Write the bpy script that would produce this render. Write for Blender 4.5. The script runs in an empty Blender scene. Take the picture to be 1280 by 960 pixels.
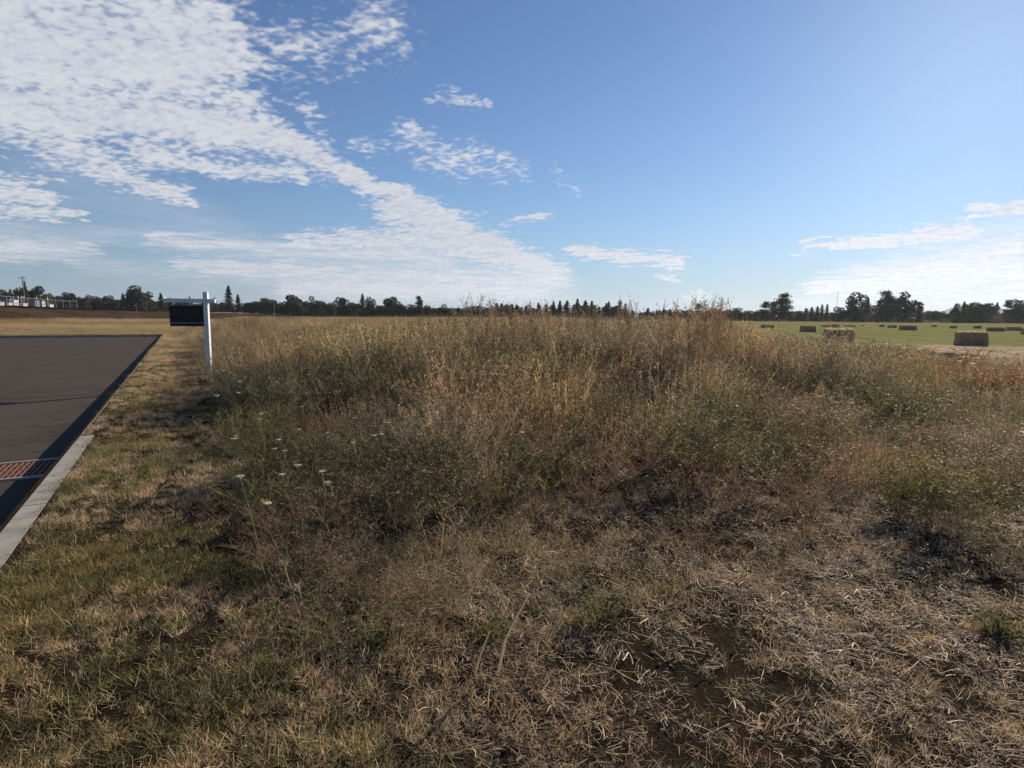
import bpy, math, random
import numpy as np
from mathutils import Vector, Matrix

S = bpy.context.scene
COL = S.collection
rnd = random.Random(11)
rng = np.random.default_rng(5)

# ------------------------------------------------------------------ camera
F, HZ, CAMH = 700.0, 396.0, 1.45
PITCH = math.atan((480 - HZ) / F)
ROLL = math.radians(0.46)
fwd = Vector((0, math.cos(PITCH), -math.sin(PITCH)))
r0 = Vector((1, 0, 0)); u0 = r0.cross(fwd)
R_ = (math.cos(ROLL) * r0 + math.sin(ROLL) * u0).normalized()
U_ = (math.cos(ROLL) * u0 - math.sin(ROLL) * r0).normalized()
cd = bpy.data.cameras.new('camera'); cam = bpy.data.objects.new('camera', cd); COL.objects.link(cam)
cd.sensor_width = 36; cd.lens = 36 * F / 1280; cd.clip_start = 0.05; cd.clip_end = 60000
m = Matrix((R_, U_, -fwd)).transposed().to_4x4(); m.translation = Vector((0, 0, CAMH)); cam.matrix_world = m
S.camera = cam
S.render.resolution_x, S.render.resolution_y = 1024, 768

def ray(px, py):
    return (R_ * ((px - 640) / F) + U_ * ((480 - py) / F) + fwd).normalized()
def gp(px, py, z=0.0):                       # survey: where the sight line meets height z
    d = ray(px, py); t = (z - CAMH) / d.z
    return Vector((d.x * t, d.y * t, z))
def atd(px, py, Y):                          # point on sight line at forward distance Y
    d = ray(px, py); t = Y / d.y
    return Vector((d.x * t, Y, CAMH + d.z * t))
def azel(px, py):
    d = ray(px, py)
    return math.degrees(math.atan2(d.x, d.y)), math.degrees(math.asin(d.z))

# ------------------------------------------------------------------ sun, sky, exposure
SUN_EL, SUN_AZ = math.radians(23.0), math.radians(38.8)
sd = bpy.data.lights.new('sun', 'SUN'); sun = bpy.data.objects.new('sun', sd); COL.objects.link(sun)
sd.energy = 5.0; sd.angle = math.radians(0.53); sd.color = (1.0, 0.87, 0.69)
sdir = Vector((math.sin(SUN_AZ) * math.cos(SUN_EL), math.cos(SUN_AZ) * math.cos(SUN_EL), math.sin(SUN_EL)))
sun.rotation_euler = sdir.to_track_quat('Z', 'Y').to_euler()
S.view_settings.view_transform = 'Standard'; S.view_settings.look = 'None'
S.view_settings.gamma = 1.0; S.view_settings.exposure = 0.52
S.cycles.use_denoising = True
S.cycles.max_bounces = 8; S.cycles.transparent_max_bounces = 12; S.cycles.volume_bounces = 0
S.cycles.diffuse_bounces = 3; S.cycles.transmission_bounces = 4

class NT:
    """tiny helper for writing node trees"""
    def __init__(s, tree): s.t = tree; tree.nodes.clear()
    def n(s, typ, **kw):
        x = s.t.nodes.new(typ)
        for k, v in kw.items(): setattr(x, k, v)
        return x
    def put(s, sock, v):
        if v is None: return
        if isinstance(v, bpy.types.NodeSocket): s.t.links.new(v, sock)
        else: sock.default_value = v
    def m(s, op, a, b=None, c=None, clamp=False):
        x = s.n('ShaderNodeMath', operation=op, use_clamp=clamp)
        s.put(x.inputs[0], a); s.put(x.inputs[1], b)
        if c is not None: s.put(x.inputs[2], c)
        return x.outputs[0]
    def v(s, op, a, b=None, out=0):
        x = s.n('ShaderNodeVectorMath', operation=op)
        s.put(x.inputs[0], a)
        if b is not None: s.put(x.inputs['Scale'] if op == 'SCALE' else x.inputs[1], b)
        return x.outputs[out]
    def noise(s, vec, scale, detail=4, rough=.55, dist=0.0, dims='3D'):
        x = s.n('ShaderNodeTexNoise', noise_dimensions=dims)
        s.put(x.inputs['Vector'], vec); s.put(x.inputs['Scale'], scale)
        x.inputs['Detail'].default_value = detail; x.inputs['Roughness'].default_value = rough
        x.inputs['Distortion'].default_value = dist
        return x.outputs['Fac'], x.outputs['Color']
    def rng(s, v, a, b, c=0.0, d=1.0, smooth=False):
        x = s.n('ShaderNodeMapRange', interpolation_type='SMOOTHSTEP' if smooth else 'LINEAR')
        s.put(x.inputs[0], v)
        for i, q in enumerate((a, b, c, d)): s.put(x.inputs[i + 1], q)
        return x.outputs[0]
    def mix(s, f, a, b, mode='MIX'):
        x = s.n('ShaderNodeMix', data_type='RGBA', blend_type=mode)
        s.put(x.inputs[0], f)
        for i, q in ((6, a), (7, b)):
            s.put(x.inputs[i], q if isinstance(q, bpy.types.NodeSocket) else (*q, 1.0)[:4])
        return x.outputs[2]
    def map(s, vec, scale=(1, 1, 1), rot=(0, 0, 0)):
        x = s.n('ShaderNodeMapping'); s.put(x.inputs['Vector'], vec)
        x.inputs['Scale'].default_value = scale; x.inputs['Rotation'].default_value = rot
        return x.outputs[0]

W = bpy.data.worlds.new('World'); S.world = W; W.use_nodes = True
t = NT(W.node_tree)
sky = t.n('ShaderNodeTexSky', sky_type='NISHITA', sun_disc=False, sun_elevation=SUN_EL, sun_rotation=SUN_AZ,
          altitude=60, air_density=1.0, dust_density=0.15, ozone_density=2.2)
SKY_STRENGTH = 0.053
geo = t.n('ShaderNodeTexCoord').outputs['Generated']
sep = t.n('ShaderNodeSeparateXYZ'); t.put(sep.inputs[0], geo)
X, Y, Z = sep.outputs
az = t.m('MULTIPLY', t.m('ARCTAN2', X, Y), 57.29578)
el = t.m('MULTIPLY', t.m('ARCSINE', Z), 57.29578)
zz = t.m('ADD', t.m('MAXIMUM', Z, 0.0), 0.045)
cb = t.n('ShaderNodeCombineXYZ'); t.put(cb.inputs[0], t.m('DIVIDE', X, zz)); t.put(cb.inputs[1], t.m('DIVIDE', Y, zz))
plane = cb.outputs[0]                                     # position on the cloud layer
cae = t.n('ShaderNodeCombineXYZ'); t.put(cae.inputs[0], az); t.put(cae.inputs[1], el)
wn = t.noise(plane, 3.2, 3)[1]
warp = t.v('MULTIPLY', t.v('SUBTRACT', wn, (0.5, 0.5, 0.5)), (5.0, 3.0, 0.0))
P = t.v('ADD', cae.outputs[0], warp)
def capsule(x0, y0, r0_, x1, y1, r1_, w):
    a = azel(x0, y0); b = azel(x1, y1)
    k = 0.0730
    ab = (b[0] - a[0], b[1] - a[1], 0); L = ab[0] ** 2 + ab[1] ** 2 + 1e-6
    pa = t.v('SUBTRACT', P, (a[0], a[1], 0))
    h = t.m('DIVIDE', t.v('DOT_PRODUCT', pa, ab, out=1), L, clamp=True)
    q = t.n('ShaderNodeVectorMath', operation='SCALE'); q.inputs[0].default_value = ab; t.put(q.inputs['Scale'], h)
    d = t.v('LENGTH', t.v('SUBTRACT', pa, q.outputs[0]), out=1)
    r = t.m('MULTIPLY_ADD', h, (r1_ - r0_) * k, r0_ * k)
    e = t.m('DIVIDE', d, r)
    return t.rng(e, 1.6, 0.25, 0.0, w * 1.16)
puff = [(-150, 40, 90, 250, 60, 75, 1), (-40, 130, 44, 300, 150, 42, 1), (60, 185, 26, 235, 248, 11, .85), (290, 150, 38, 430, 214, 16, 1),
        (180, 190, 22, 380, 222, 10, .85), (430, 215, 16, 510, 250, 16, 1), (495, 258, 30, 700, 338, 12, 1.1), (370, 297, 9, 590, 300, 30, .95),
        (560, 300, 30, 690, 338, 9, 1), (510, 178, 26, 620, 212, 22, .60), (540, 120, 14, 610, 132, 10, .52), (600, 180, 22, 655, 218, 14, .55), (440, 180, 12, 480, 190, 14, .5),
        (640, 278, 11, 688, 270, 9, .66), (716, 311, 9, 850, 328, 9, 1.2), (825, 346, 5, 845, 349, 5, .9), (690, 212, 9, 720, 238, 6, .5),
        (1000, 311, 5, 1205, 288, 12, 1.2), (1200, 269, 4, 1330, 256, 9, 1.05), (-60, 225, 22, 60, 246, 14, .9), (-40, 262, 12, 100, 270, 6, .9),
        (380, 130, 20, 410, 190, 16, .55), (865, 371, 8, 885, 370, 6, .7), (360, 60, 40, 480, 40, 50, .55)]
veil = [(190, 298, 9, 560, 322, 18, 1.0), (230, 332, 9, 700, 350, 16, 1.1), (360, 358, 16, 680, 364, 14, 1.1), (1020, 360, 12, 1400, 325, 52, 1.25),
        (-60, 302, 20, 110, 312, 9, 1.0), (-60, 280, 12, 260, 300, 9, .35), (100, 330, 10, 700, 372, 22, .35), (980, 380, 10, 1400, 372, 26, .6),
        (60, 210, 40, 300, 300, 20, .22), (1180, 310, 10, 1400, 300, 24, .5)]
def union(lst):
    o = None
    for c in lst:
        k = capsule(*c); o = k if o is None else t.m('MAXIMUM', o, k)
    return o
pm, vm = union(puff), union(veil)
zp = t.m('ADD', t.m('MAXIMUM', Z, 0.0), 0.20)
cp_ = t.n('ShaderNodeCombineXYZ'); t.put(cp_.inputs[0], t.m('DIVIDE', X, zp)); t.put(cp_.inputs[1], t.m('DIVIDE', Y, zp))
rot = t.map(cp_.outputs[0], (1.0, 1.25, 1), (0, 0, 0.55))
n1 = t.noise(rot, 27.0, 1.5, .5, .2)[0]; n1b = t.noise(rot, 66.0, 1.5, .5, .2)[0]; n2 = t.noise(plane, 3.0, 4, .6)[0]
lo = t.rng(n1, .36, .64); hi = t.rng(n1b, .34, .66); broad = t.rng(n2, .36, .64)
field = t.m('ADD', t.m('ADD', t.m('MULTIPLY', lo, .42), t.m('MULTIPLY', hi, .13)), t.m('MULTIPLY', broad, .30))
dens = t.rng(t.m('ADD', field, t.m('MULTIPLY', pm, 1.0)), .80, 1.50, 0, .95, smooth=True)
streak = t.noise(t.map(cae.outputs[0], (.09, .9, 1), (0, 0, -.04)), 1.5, 5, .6)[0]
vd = t.m('MULTIPLY', vm, t.rng(t.m('ADD', t.m('MULTIPLY', streak, .6), t.m('MULTIPLY', n2, .4)), .32, .62, .38, .95))
cover = t.m('MAXIMUM', dens, vd, clamp=True)
cover = t.m('MULTIPLY', cover, t.rng(Z, 0.0, 0.02))
shade = t.rng(t.m('ADD', t.m('ADD', n2, t.m('MULTIPLY', lo, .35)), t.m('MULTIPLY', hi, .2)), .4, 1.0)
ccol = t.mix(shade, (0.60, 0.645, 0.76), (0.80, 0.82, 0.87))
hsv = t.n('ShaderNodeHueSaturation'); hsv.inputs['Saturation'].default_value = 1.0; t.put(hsv.inputs['Color'], sky.outputs[0])
blue = t.mix(1.0, hsv.outputs[0], (0.90, 1.10, 1.36), 'MULTIPLY')
lum = t.v('DOT_PRODUCT', sky.outputs[0], (.33, .40, .27), out=1)
hcol = t.v('SCALE', (0.60, 0.86, 1.17), t.m('MULTIPLY_ADD', lum, .27, 3.9))
air = t.m('MULTIPLY', t.m('POWER', 2.718, t.m('MULTIPLY', t.m('MAXIMUM', el, 0.0), -.17)), .93)
blue = t.mix(air, blue, hcol)
bg1 = t.n('ShaderNodeBackground'); t.put(bg1.inputs[0], blue); bg1.inputs[1].default_value = SKY_STRENGTH
bg2 = t.n('ShaderNodeBackground'); t.put(bg2.inputs[0], ccol); t.put(bg2.inputs[1], t.rng(lum, 6.0, 12.0, .60, .86))
ms = t.n('ShaderNodeMixShader'); t.put(ms.inputs[0], cover)
W.node_tree.links.new(bg1.outputs[0], ms.inputs[1]); W.node_tree.links.new(bg2.outputs[0], ms.inputs[2])
W.node_tree.links.new(ms.outputs[0], t.n('ShaderNodeOutputWorld').inputs[0])
W.cycles.sampling_method = 'MANUAL'; W.cycles.sample_map_resolution = 512

# ------------------------------------------------------------------ helpers
def tag(o, label=None, cat=None, group=None, kind=None):
    for k, v in (('label', label), ('category', cat), ('group', group), ('kind', kind)):
        if v: o[k] = v
    return o
def empty(name, loc, rz=0.0):
    o = bpy.data.objects.new(name, None); o.location = loc; o.rotation_euler = (0, 0, rz); COL.objects.link(o)
    o.empty_display_size = .2
    return o
class MB:
    def __init__(s): s.v = []; s.f = []; s.c = []; s.cur = (1, 1, 1)
    def add(s, vs, fs):
        k = len(s.v); s.v += [tuple(p) for p in vs]; s.f += [tuple(i + k for i in f) for f in fs]; s.c += [s.cur] * len(vs)
    def box(s, c, d, ax=None):
        ax = ax or (Vector((1, 0, 0)), Vector((0, 1, 0)), Vector((0, 0, 1))); c = Vector(c)
        vs = [c + ax[0] * (i * d[0] / 2) + ax[1] * (j * d[1] / 2) + ax[2] * (k * d[2] / 2) for k in (-1, 1) for i, j in ((-1, -1), (1, -1), (1, 1), (-1, 1))]
        s.add(vs, [(3, 2, 1, 0), (4, 5, 6, 7), (0, 1, 5, 4), (1, 2, 6, 5), (2, 3, 7, 6), (3, 0, 4, 7)])
    def tube(s, pts, rad, n=6):
        pts = [Vector(p) for p in pts]; rad = rad if isinstance(rad, (list, tuple)) else [rad] * len(pts)
        vs = []; fs = []
        for i, p in enumerate(pts):
            d = (pts[min(i + 1, len(pts) - 1)] - pts[max(i - 1, 0)]).normalized()
            a = d.cross(Vector((0.31, 0.93, 0.17))).normalized(); b = d.cross(a)
            for k in range(n):
                q = 2 * math.pi * k / n; vs.append(p + (a * math.cos(q) + b * math.sin(q)) * rad[i])
        for i in range(len(pts) - 1):
            for k in range(n):
                fs.append((i * n + k, i * n + (k + 1) % n, (i + 1) * n + (k + 1) % n, (i + 1) * n + k))
        fs.append(tuple(range(n - 1, -1, -1))); fs.append(tuple((len(pts) - 1) * n + k for k in range(n)))
        s.add(vs, fs)
    def ribbon(s, pts, w, side=None, taper=.35):
        """a flat blade following pts"""
        n = len(pts); vs = []
        if side is None:
            a = rnd.uniform(0, math.pi); side = Vector((math.cos(a), math.sin(a), 0))
        for i, p in enumerate(pts):
            k = w * (1 - (1 - taper) * i / (n - 1)) / 2
            vs += [p - side * k, p + side * k]
        s.add(vs, [(2 * i, 2 * i + 1, 2 * i + 3, 2 * i + 2) for i in range(n - 1)])
    def leaf(s, p, d, L, w, roll=None):
        d = d.normalized(); a = d.orthogonal().normalized(); b = d.cross(a)
        q = rnd.uniform(0, 6.283); sd_ = a * math.cos(q) + b * math.sin(q)
        s.add([p, p + d * L * .45 + sd_ * w / 2, p + d * L, p + d * L * .45 - sd_ * w / 2], [(0, 1, 2, 3)])
    def mesh(s, name, mat, smooth=False, col=False):
        me = bpy.data.meshes.new(name); me.from_pydata(s.v, [], s.f); me.materials.append(mat)
        if col:
            at = me.attributes.new('col', 'FLOAT_COLOR', 'POINT')
            at.data.foreach_set('color', np.array([(*c, 1) for c in s.c], dtype=np.float32).ravel())
        if smooth: me.polygons.foreach_set('use_smooth', [True] * len(me.polygons))
        me.update(); return me
    def build(s, name, mat, parent=None, smooth=False, col=False, link=True):
        o = bpy.data.objects.new(name, s.mesh(name, mat, smooth, col))
        if link: COL.objects.link(o)
        if parent: o.parent = parent
        return o
def bevel(o, w, seg=2):
    b = o.modifiers.new('bevel', 'BEVEL'); b.width = w; b.segments = seg; b.limit_method = 'ANGLE'
    return o

def mat(name):
    M = bpy.data.materials.new(name); M.use_nodes = True
    return M, NT(M.node_tree)
def finish(T, col, rough=.8, bump=None, bs=.3, bd=.01, metal=0.0, spec=.3):
    b = T.n('ShaderNodeBsdfPrincipled')
    T.put(b.inputs['Base Color'], col if isinstance(col, bpy.types.NodeSocket) else (*col, 1.0)[:4])
    T.put(b.inputs['Roughness'], rough); b.inputs['Metallic'].default_value = metal
    b.inputs['Specular IOR Level'].default_value = spec
    if bump is not None:
        k = T.n('ShaderNodeBump'); k.inputs['Strength'].default_value = bs; k.inputs['Distance'].default_value = bd
        T.put(k.inputs['Height'], bump); T.put(b.inputs['Normal'], k.outputs[0])
    T.t.links.new(b.outputs[0], T.n('ShaderNodeOutputMaterial').inputs[0])
def posn(T): return T.n('ShaderNodeNewGeometry').outputs['Position']
def objc(T): return T.n('ShaderNodeTexCoord').outputs['Object']
def plain(name, col, rough=.7, var=.25, scale=8, metal=0.0, bs=.2, stain=None, spec=.3):
    M, T = mat(name); p = objc(T)
    n = T.noise(p, scale, 5)[0]; g = T.noise(p, scale * 9, 3)[0]
    c = T.mix(T.rng(n, .3, .7), tuple(x * (1 - var) for x in col), tuple(min(1, x * (1 + var)) for x in col))
    if stain: c = T.mix(T.m('MULTIPLY', T.rng(T.noise(p, scale * .6, 6, .7)[0], .52, .7), .6), c, stain)
    finish(T, c, rough, g, bs, .004, metal, spec); return M

def veg(name, trans=.35, patch=None, pscale=.25, rough=.75, bright=1.0, patch2=None):
    """vegetation: colour per stem from the mesh, slow drift of hue over the field, thin leaves let light through"""
    M, T = mat(name)
    a = T.n('ShaderNodeAttribute', attribute_name='col').outputs['Color']
    r = T.n('ShaderNodeObjectInfo').outputs['Random']
    c = a; p = posn(T)
    if patch:
        c = T.mix(T.rng(T.noise(p, pscale, 3)[0], .42, .62, 0, .75, smooth=True), c, T.mix(1.0, c, patch, 'MULTIPLY'))
    if patch2:
        c = T.mix(T.rng(T.noise(p, pscale * 2.7, 3)[0], .5, .66, 0, .8, smooth=True), c, T.mix(1.0, c, patch2, 'MULTIPLY'))
    k = T.m('MULTIPLY', T.m('MULTIPLY_ADD', r, .55, .72), bright)
    c = T.v('SCALE', c, k)
    b = T.n('ShaderNodeBsdfPrincipled'); T.put(b.inputs['Base Color'], c); b.inputs['Roughness'].default_value = rough
    b.inputs['Specular IOR Level'].default_value = .4
    tr = T.n('ShaderNodeBsdfTranslucent'); T.put(tr.inputs[0], c)
    mx = T.n('ShaderNodeMixShader'); mx.inputs[0].default_value = trans
    T.t.links.new(b.outputs[0], mx.inputs[1]); T.t.links.new(tr.outputs[0], mx.inputs[2])
    T.t.links.new(mx.outputs[0], T.n('ShaderNodeOutputMaterial').inputs[0])
    return M

def sheet(name, pts, z, M, kind='structure'):
    me = bpy.data.meshes.new(name); me.from_pydata([(p[0], p[1], z) for p in pts], [], [tuple(range(len(pts)))])
    if me.polygons[0].normal.z < 0: me.flip_normals()
    me.materials.append(M); o = bpy.data.objects.new(name, me); COL.objects.link(o); tag(o, kind=kind); return o

# value noise for placing plants
_lat = rng.random((128, 128))
def vnoise(x, y, s):
    x = np.asarray(x) * s + 37.3; y = np.asarray(y) * s + 11.9
    i = np.floor(x).astype(int); j = np.floor(y).astype(int); fx = x - i; fy = y - j
    fx = fx * fx * (3 - 2 * fx); fy = fy * fy * (3 - 2 * fy)
    g = lambda a, b: _lat[a % 128, b % 128]
    return (g(i, j) * (1 - fx) + g(i + 1, j) * fx) * (1 - fy) + (g(i, j + 1) * (1 - fx) + g(i + 1, j + 1) * fx) * fy

# ------------------------------------------------------------------ ground, road, kerb
VP = gp(225, 400); d = ray(225, 392.7)
RD = Vector((d.x, d.y, 0)).normalized()                 # direction of the road edge
RN = Vector((RD.y, -RD.x, 0))                           # to the right of it
KO = gp(15, 640).dot(RN); KI = gp(50, 640).dot(RN)      # kerb: road side and grass side
KI = max(KI, KO + .16)
LE = gp(330, 640).dot(RN)                               # right edge of the mown strip
E1, E2 = gp(197, 418.5), gp(0, 418)
END = E1.dot(RD)                                        # where the road stops
RZ = -0.13
def rp(a, b, z=0): return RD * a + RN * b + Vector((0, 0, z))   # along, across
print('road', RD, 'kerb', KO, KI, 'strip', LE, 'end', END, E1, E2)

Mg, T = mat('dry_lot_soil'); p = posn(T)
n = T.noise(p, 2.2, 6, .65)[0]; f = T.noise(p, 38, 5, .7)[0]; st = T.noise(T.map(p, (1, 7, 1), (0, 0, .5)), 22, 4, .7)[0]
c = T.mix(T.rng(n, .35, .65), (.026, .020, .016), (.060, .044, .031)); c = T.mix(T.rng(st, .54, .68, 0, .8), c, (.20, .15, .09))
c = T.mix(T.rng(f, .55, .7, 0, .7), c, (.018, .015, .013))
cr_ = T.noise(p, 110, 3, .8)[0]; c = T.mix(T.rng(cr_, .58, .70, 0, .7), c, (.19, .145, .10)); c = T.mix(T.rng(cr_, .42, .30, 0, .7), c, (.012, .010, .009))
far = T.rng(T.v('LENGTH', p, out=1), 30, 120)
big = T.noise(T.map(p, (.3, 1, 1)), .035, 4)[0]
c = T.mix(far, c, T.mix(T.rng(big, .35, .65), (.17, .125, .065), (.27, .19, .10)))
finish(T, c, .95, T.m('ADD', T.m('ADD', f, n), cr_), 1.0, .035, spec=0.0)
G = 14000
# ground ring around the sunken road, so that the road really lies lower
hx0, hx1, ha0, ha1 = -60.0, KO, -40.0, END
def quadpts(a0, a1, b0, b1): return [rp(a0, b0), rp(a1, b0), rp(a1, b1), rp(a0, b1)]
me = bpy.data.meshes.new('ground')
V = []; Fc = []
for q in (quadpts(-G, G, hx1, G), quadpts(-G, G, -G, hx0), quadpts(ha1, G, hx0, hx1), quadpts(-G, ha0, hx0, hx1)):
    Fc.append(tuple(range(len(V), len(V) + 4))); V += [tuple(x) for x in q]
me.from_pydata(V, [], Fc); me.materials.append(Mg); me.update()
if me.polygons[0].normal.z < 0: me.flip_normals()
go = bpy.data.objects.new('ground', me); COL.objects.link(go); tag(go, kind='structure')

Ma, T = mat('asphalt'); p = posn(T)
f = T.noise(p, 160, 2, .8)[0]; n = T.noise(p, .8, 5)[0]; ln = T.noise(T.map(p, (.2, 3, 1), (0, 0, -.5)), 1.5, 4)[0]
c = T.mix(T.rng(n, .3, .7), (.054, .044, .037), (.074, .061, .052)); c = T.mix(T.rng(f, .56, .74, 0, .6), c, (.16, .145, .13))
c = T.mix(T.rng(ln, .55, .7, 0, .35), c, (.040, .034, .030))
ag = T.noise(p, 48, 3, .8)[0]; c = T.mix(T.rng(ag, .58, .72, 0, .5), c, (.20, .17, .145)); c = T.mix(T.rng(ag, .42, .30, 0, .6), c, (.022, .019, .017))
vo = T.n('ShaderNodeTexVoronoi', feature='DISTANCE_TO_EDGE'); T.put(vo.inputs['Vector'], T.v('ADD', p, T.v('SCALE', T.noise(p, 1.3, 4)[1], 1.1))); vo.inputs['Scale'].default_value = .22
crk = T.m('MULTIPLY', T.rng(vo.outputs['Distance'], .006, .002), T.rng(n, .45, .6)); c = T.mix(T.m('MULTIPLY', crk, .7), c, (.018, .016, .015))
spot = T.rng(T.noise(p, 2.6, 3, .5)[0], .66, .74, 0, .55); c = T.mix(spot, c, (.030, .026, .024))
finish(T, c, .95, f, .5, .004, spec=.08)
road = sheet('road', [rp(-40, -60), rp(END, -60), rp(END, KO), rp(-40, KO)], RZ, Ma)
# sealed joint across the asphalt: a slightly raised dark tar line
Mt = plain('tar', (.012, .011, .011), .6)
ja, jb = gp(0, 500, RZ), gp(127, 492, RZ); jd = (ja - jb); jd.z = 0; jd.normalize()
mb = MB(); js = jd.cross(Vector((0, 0, 1)))
for i in range(60):
    a0 = jb + jd * (i * .5 - .05); a1 = a0 + jd * .5; w0 = .028 + .012 * math.sin(i * 1.7); w1 = .028 + .012 * math.sin((i + 1) * 1.7)
    k0 = js * .03 * math.sin(i * .9); k1 = js * .03 * math.sin((i + 1) * .9)
    mb.add([a0 - js * w0 + k0 + Vector((0, 0, .004)), a0 + js * w0 + k0 + Vector((0, 0, .004)), a1 + js * w1 + k1 + Vector((0, 0, .004)), a1 - js * w1 + k1 + Vector((0, 0, .004))], [(0, 1, 2, 3)])
tag(mb.build('road_joint', Mt), kind='structure')

Mk, T = mat('kerb_concrete'); p = posn(T)
n = T.noise(p, 3, 6, .65)[0]; f = T.noise(p, 120, 3, .7)[0]
c = T.mix(T.rng(n, .3, .7), (.27, .25, .22), (.38, .35, .31)); c = T.mix(T.rng(f, .6, .72, 0, .7), c, (.20, .185, .165))
c = T.mix(T.rng(T.noise(p, 3.1, 6, .8)[0], .50, .66, 0, .7), c, (.21, .18, .14)); c = T.mix(T.rng(T.noise(p, 60, 3, .8)[0], .62, .68, 0, .8), c, (.13, .115, .10))
finish(T, c, .9, f, .4, .003)
def kerb(name, start, end, face_side, w):
    """kerb with rounded road side, cut in pieces with joints between"""
    dv = (end - start); L = dv.length; dv.normalize(); nv = face_side
    prof = [(0, RZ - .15), (0, -.035), (.012, -.012), (.035, .004), (w, .004), (w, -.15)]   # distance back from the road face, height
    mb = MB(); n_ = int(L / 3.0) + 1; seg = L / n_
    for i in range(n_):
        a0 = start + dv * (i * seg + .007); a1 = start + dv * ((i + 1) * seg - .007)
        vs = [a + nv * q[0] + Vector((0, 0, q[1])) for a in (a0, a1) for q in prof]; k = len(prof)
        mb.add(vs, [(j, (j + 1) % k, k + (j + 1) % k, k + j) for j in range(k)] + [tuple(range(k))[::-1], tuple(range(k, 2 * k))])
    o = mb.build(name, Mk); tag(o, kind='structure'); return o
KA = gp(106, 545).dot(RD)                               # from here on turf has grown over the kerb's top
kerb('kerb', rp(-40, KO + .003), rp(KA, KO + .003), RN, KI - KO)
kerb('overgrown_kerb', rp(KA + .01, KO + .003), rp(END + .18, KO + .003), RN, .045)
kerb('road_end_kerb', rp(END + .003, -60), rp(END + .003, KO - .003), RD, .16)

# ------------------------------------------------------------------ hay field, straw margin, berm
Mh, T = mat('mown_hay_field'); p = posn(T)
rows = T.n('ShaderNodeTexWave', wave_type='BANDS'); rv = T.map(p, (1, 1, 1), (0, 0, .35)); T.put(rows.inputs['Vector'], rv)
rows.inputs['Scale'].default_value = .09; rows.inputs['Distortion'].default_value = 1.5; rows.inputs['Detail'].default_value = 3
n = T.noise(p, .12, 5, .6)[0]; f = T.noise(p, 3, 5, .7)[0]
c = T.mix(T.rng(n, .35, .65), (.165, .180, .060), (.235, .225, .095)); c = T.mix(T.m('MULTIPLY', rows.outputs['Fac'], .45), c, (.29, .255, .13))
c = T.mix(T.rng(f, .55, .75, 0, .5), c, (.26, .23, .12))
finish(T, c, .95, f, .6, .05, spec=0.0)
HB = [(90, 14), (60, 19), (40, 24.5), (26, 28), (19, 33), (13, 46), (11, 80), (20, 370), (700, 370), (700, 14)]
sheet('hay_field', HB, .008, Mh)
Ms, T = mat('straw_margin'); p = posn(T)
f = T.noise(T.map(p, (1, 3, 1), (0, 0, -.3)), 6, 6, .75)[0]; n = T.noise(p, .5, 4)[0]
c = T.mix(T.rng(f, .4, .62), (.27, .21, .14), (.62, .50, .34)); c = T.mix(T.rng(n, .52, .68), c, (.17, .165, .07))
finish(T, c, .95, f, .8, .04, spec=0.0)
sheet('straw_margin', [(70, 9), (34, 12), (15, 15), (17, 21), (20, 24), (15.5, 31), (12, 46), (14.5, 46), (20.5, 36), (28, 31.5), (42, 28), (90, 20)], .014, Ms)

Mb, T = mat('tilled_bank_earth'); p = posn(T)
n = T.noise(T.map(p, (1, 1, 4)), .12, 5, .6)[0]; f = T.noise(p, 1.1, 5, .7)[0]
c = T.mix(T.rng(n, .35, .65), (.030, .021, .018), (.085, .060, .044)); c = T.mix(T.rng(f, .56, .72, 0, .7), c, (.20, .145, .08))
finish(T, c, .95, f, .9, .3, spec=0.0)
# the bank: crest line surveyed as (pixel x, crest height in pixels above the horizon there, distance)
crest = [(-260, 12.5, 84), (-120, 10, 95), (0, 8.2, 110), (100, 4.9, 150), (180, 3.4, 200), (250, 2.4, 260), (330, 1.6, 330), (440, 1.1, 400), (560, .6, 460)]
foot = []; toe = []; top = []; back = []
for px, up, D in crest:
    hy = HZ + (px - 640) * .008
    pt = atd(px, hy - up, D); top.append(pt)
    tq = atd(px, hy + 1.6, D * .86); toe.append(tq)
    fq = gp(px, hy + 6.5 + (3 if px < 100 else 0)); 
    if fq.y > D * .8: fq = atd(px, hy + 7, D * .7); fq.z = -.02
    foot.append(Vector((fq.x, fq.y, -.02)))
    bk = atd(px, hy - up, D + 60); back.append(Vector((bk.x, bk.y, pt.z - .35)))
mb = MB(); N = len(crest); sub = 12
def lerp_line(L, k):
    i = min(int(k), N - 2); return L[i].lerp(L[i + 1], k - i)
rows_ = []
for li in (foot, toe, top, back):
    rows_.append([lerp_line(li, j / sub) + Vector((0, 0, (0 if li is foot else rnd.uniform(-.06, .06)))) for j in range((N - 1) * sub + 1)])
n_ = len(rows_[0]); mb.v = [tuple(q) for r in rows_ for q in r]; mb.c = [(1, 1, 1)] * len(mb.v)
mb.f = [(r * n_ + j, r * n_ + j + 1, (r + 1) * n_ + j + 1, (r + 1) * n_ + j) for r in range(3) for j in range(n_ - 1)]
bo = mb.build('earth_bank', Mb, smooth=True); tag(bo, kind='structure')
# gravel lane along the crest
Mgl = plain('lane_gravel', (.46, .43, .40), .95, .2, .5)
mb = MB(); cr = rows_[2]
for j in range(n_ - 1):
    a, b = cr[j], cr[j + 1]; dv = Vector((0, 1, 0))
    mb.add([a + Vector((0, -1.0, .02)), b + Vector((0, -1.0, .02)), b + Vector((0, 3.5, .16)), a + Vector((0, 3.5, .16)),
            a + Vector((0, -1.3, -.25)), b + Vector((0, -1.3, -.25))], [(0, 1, 2, 3), (4, 5, 1, 0)])
tag(mb.build('gravel_lane', Mgl), kind='structure')

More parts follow.
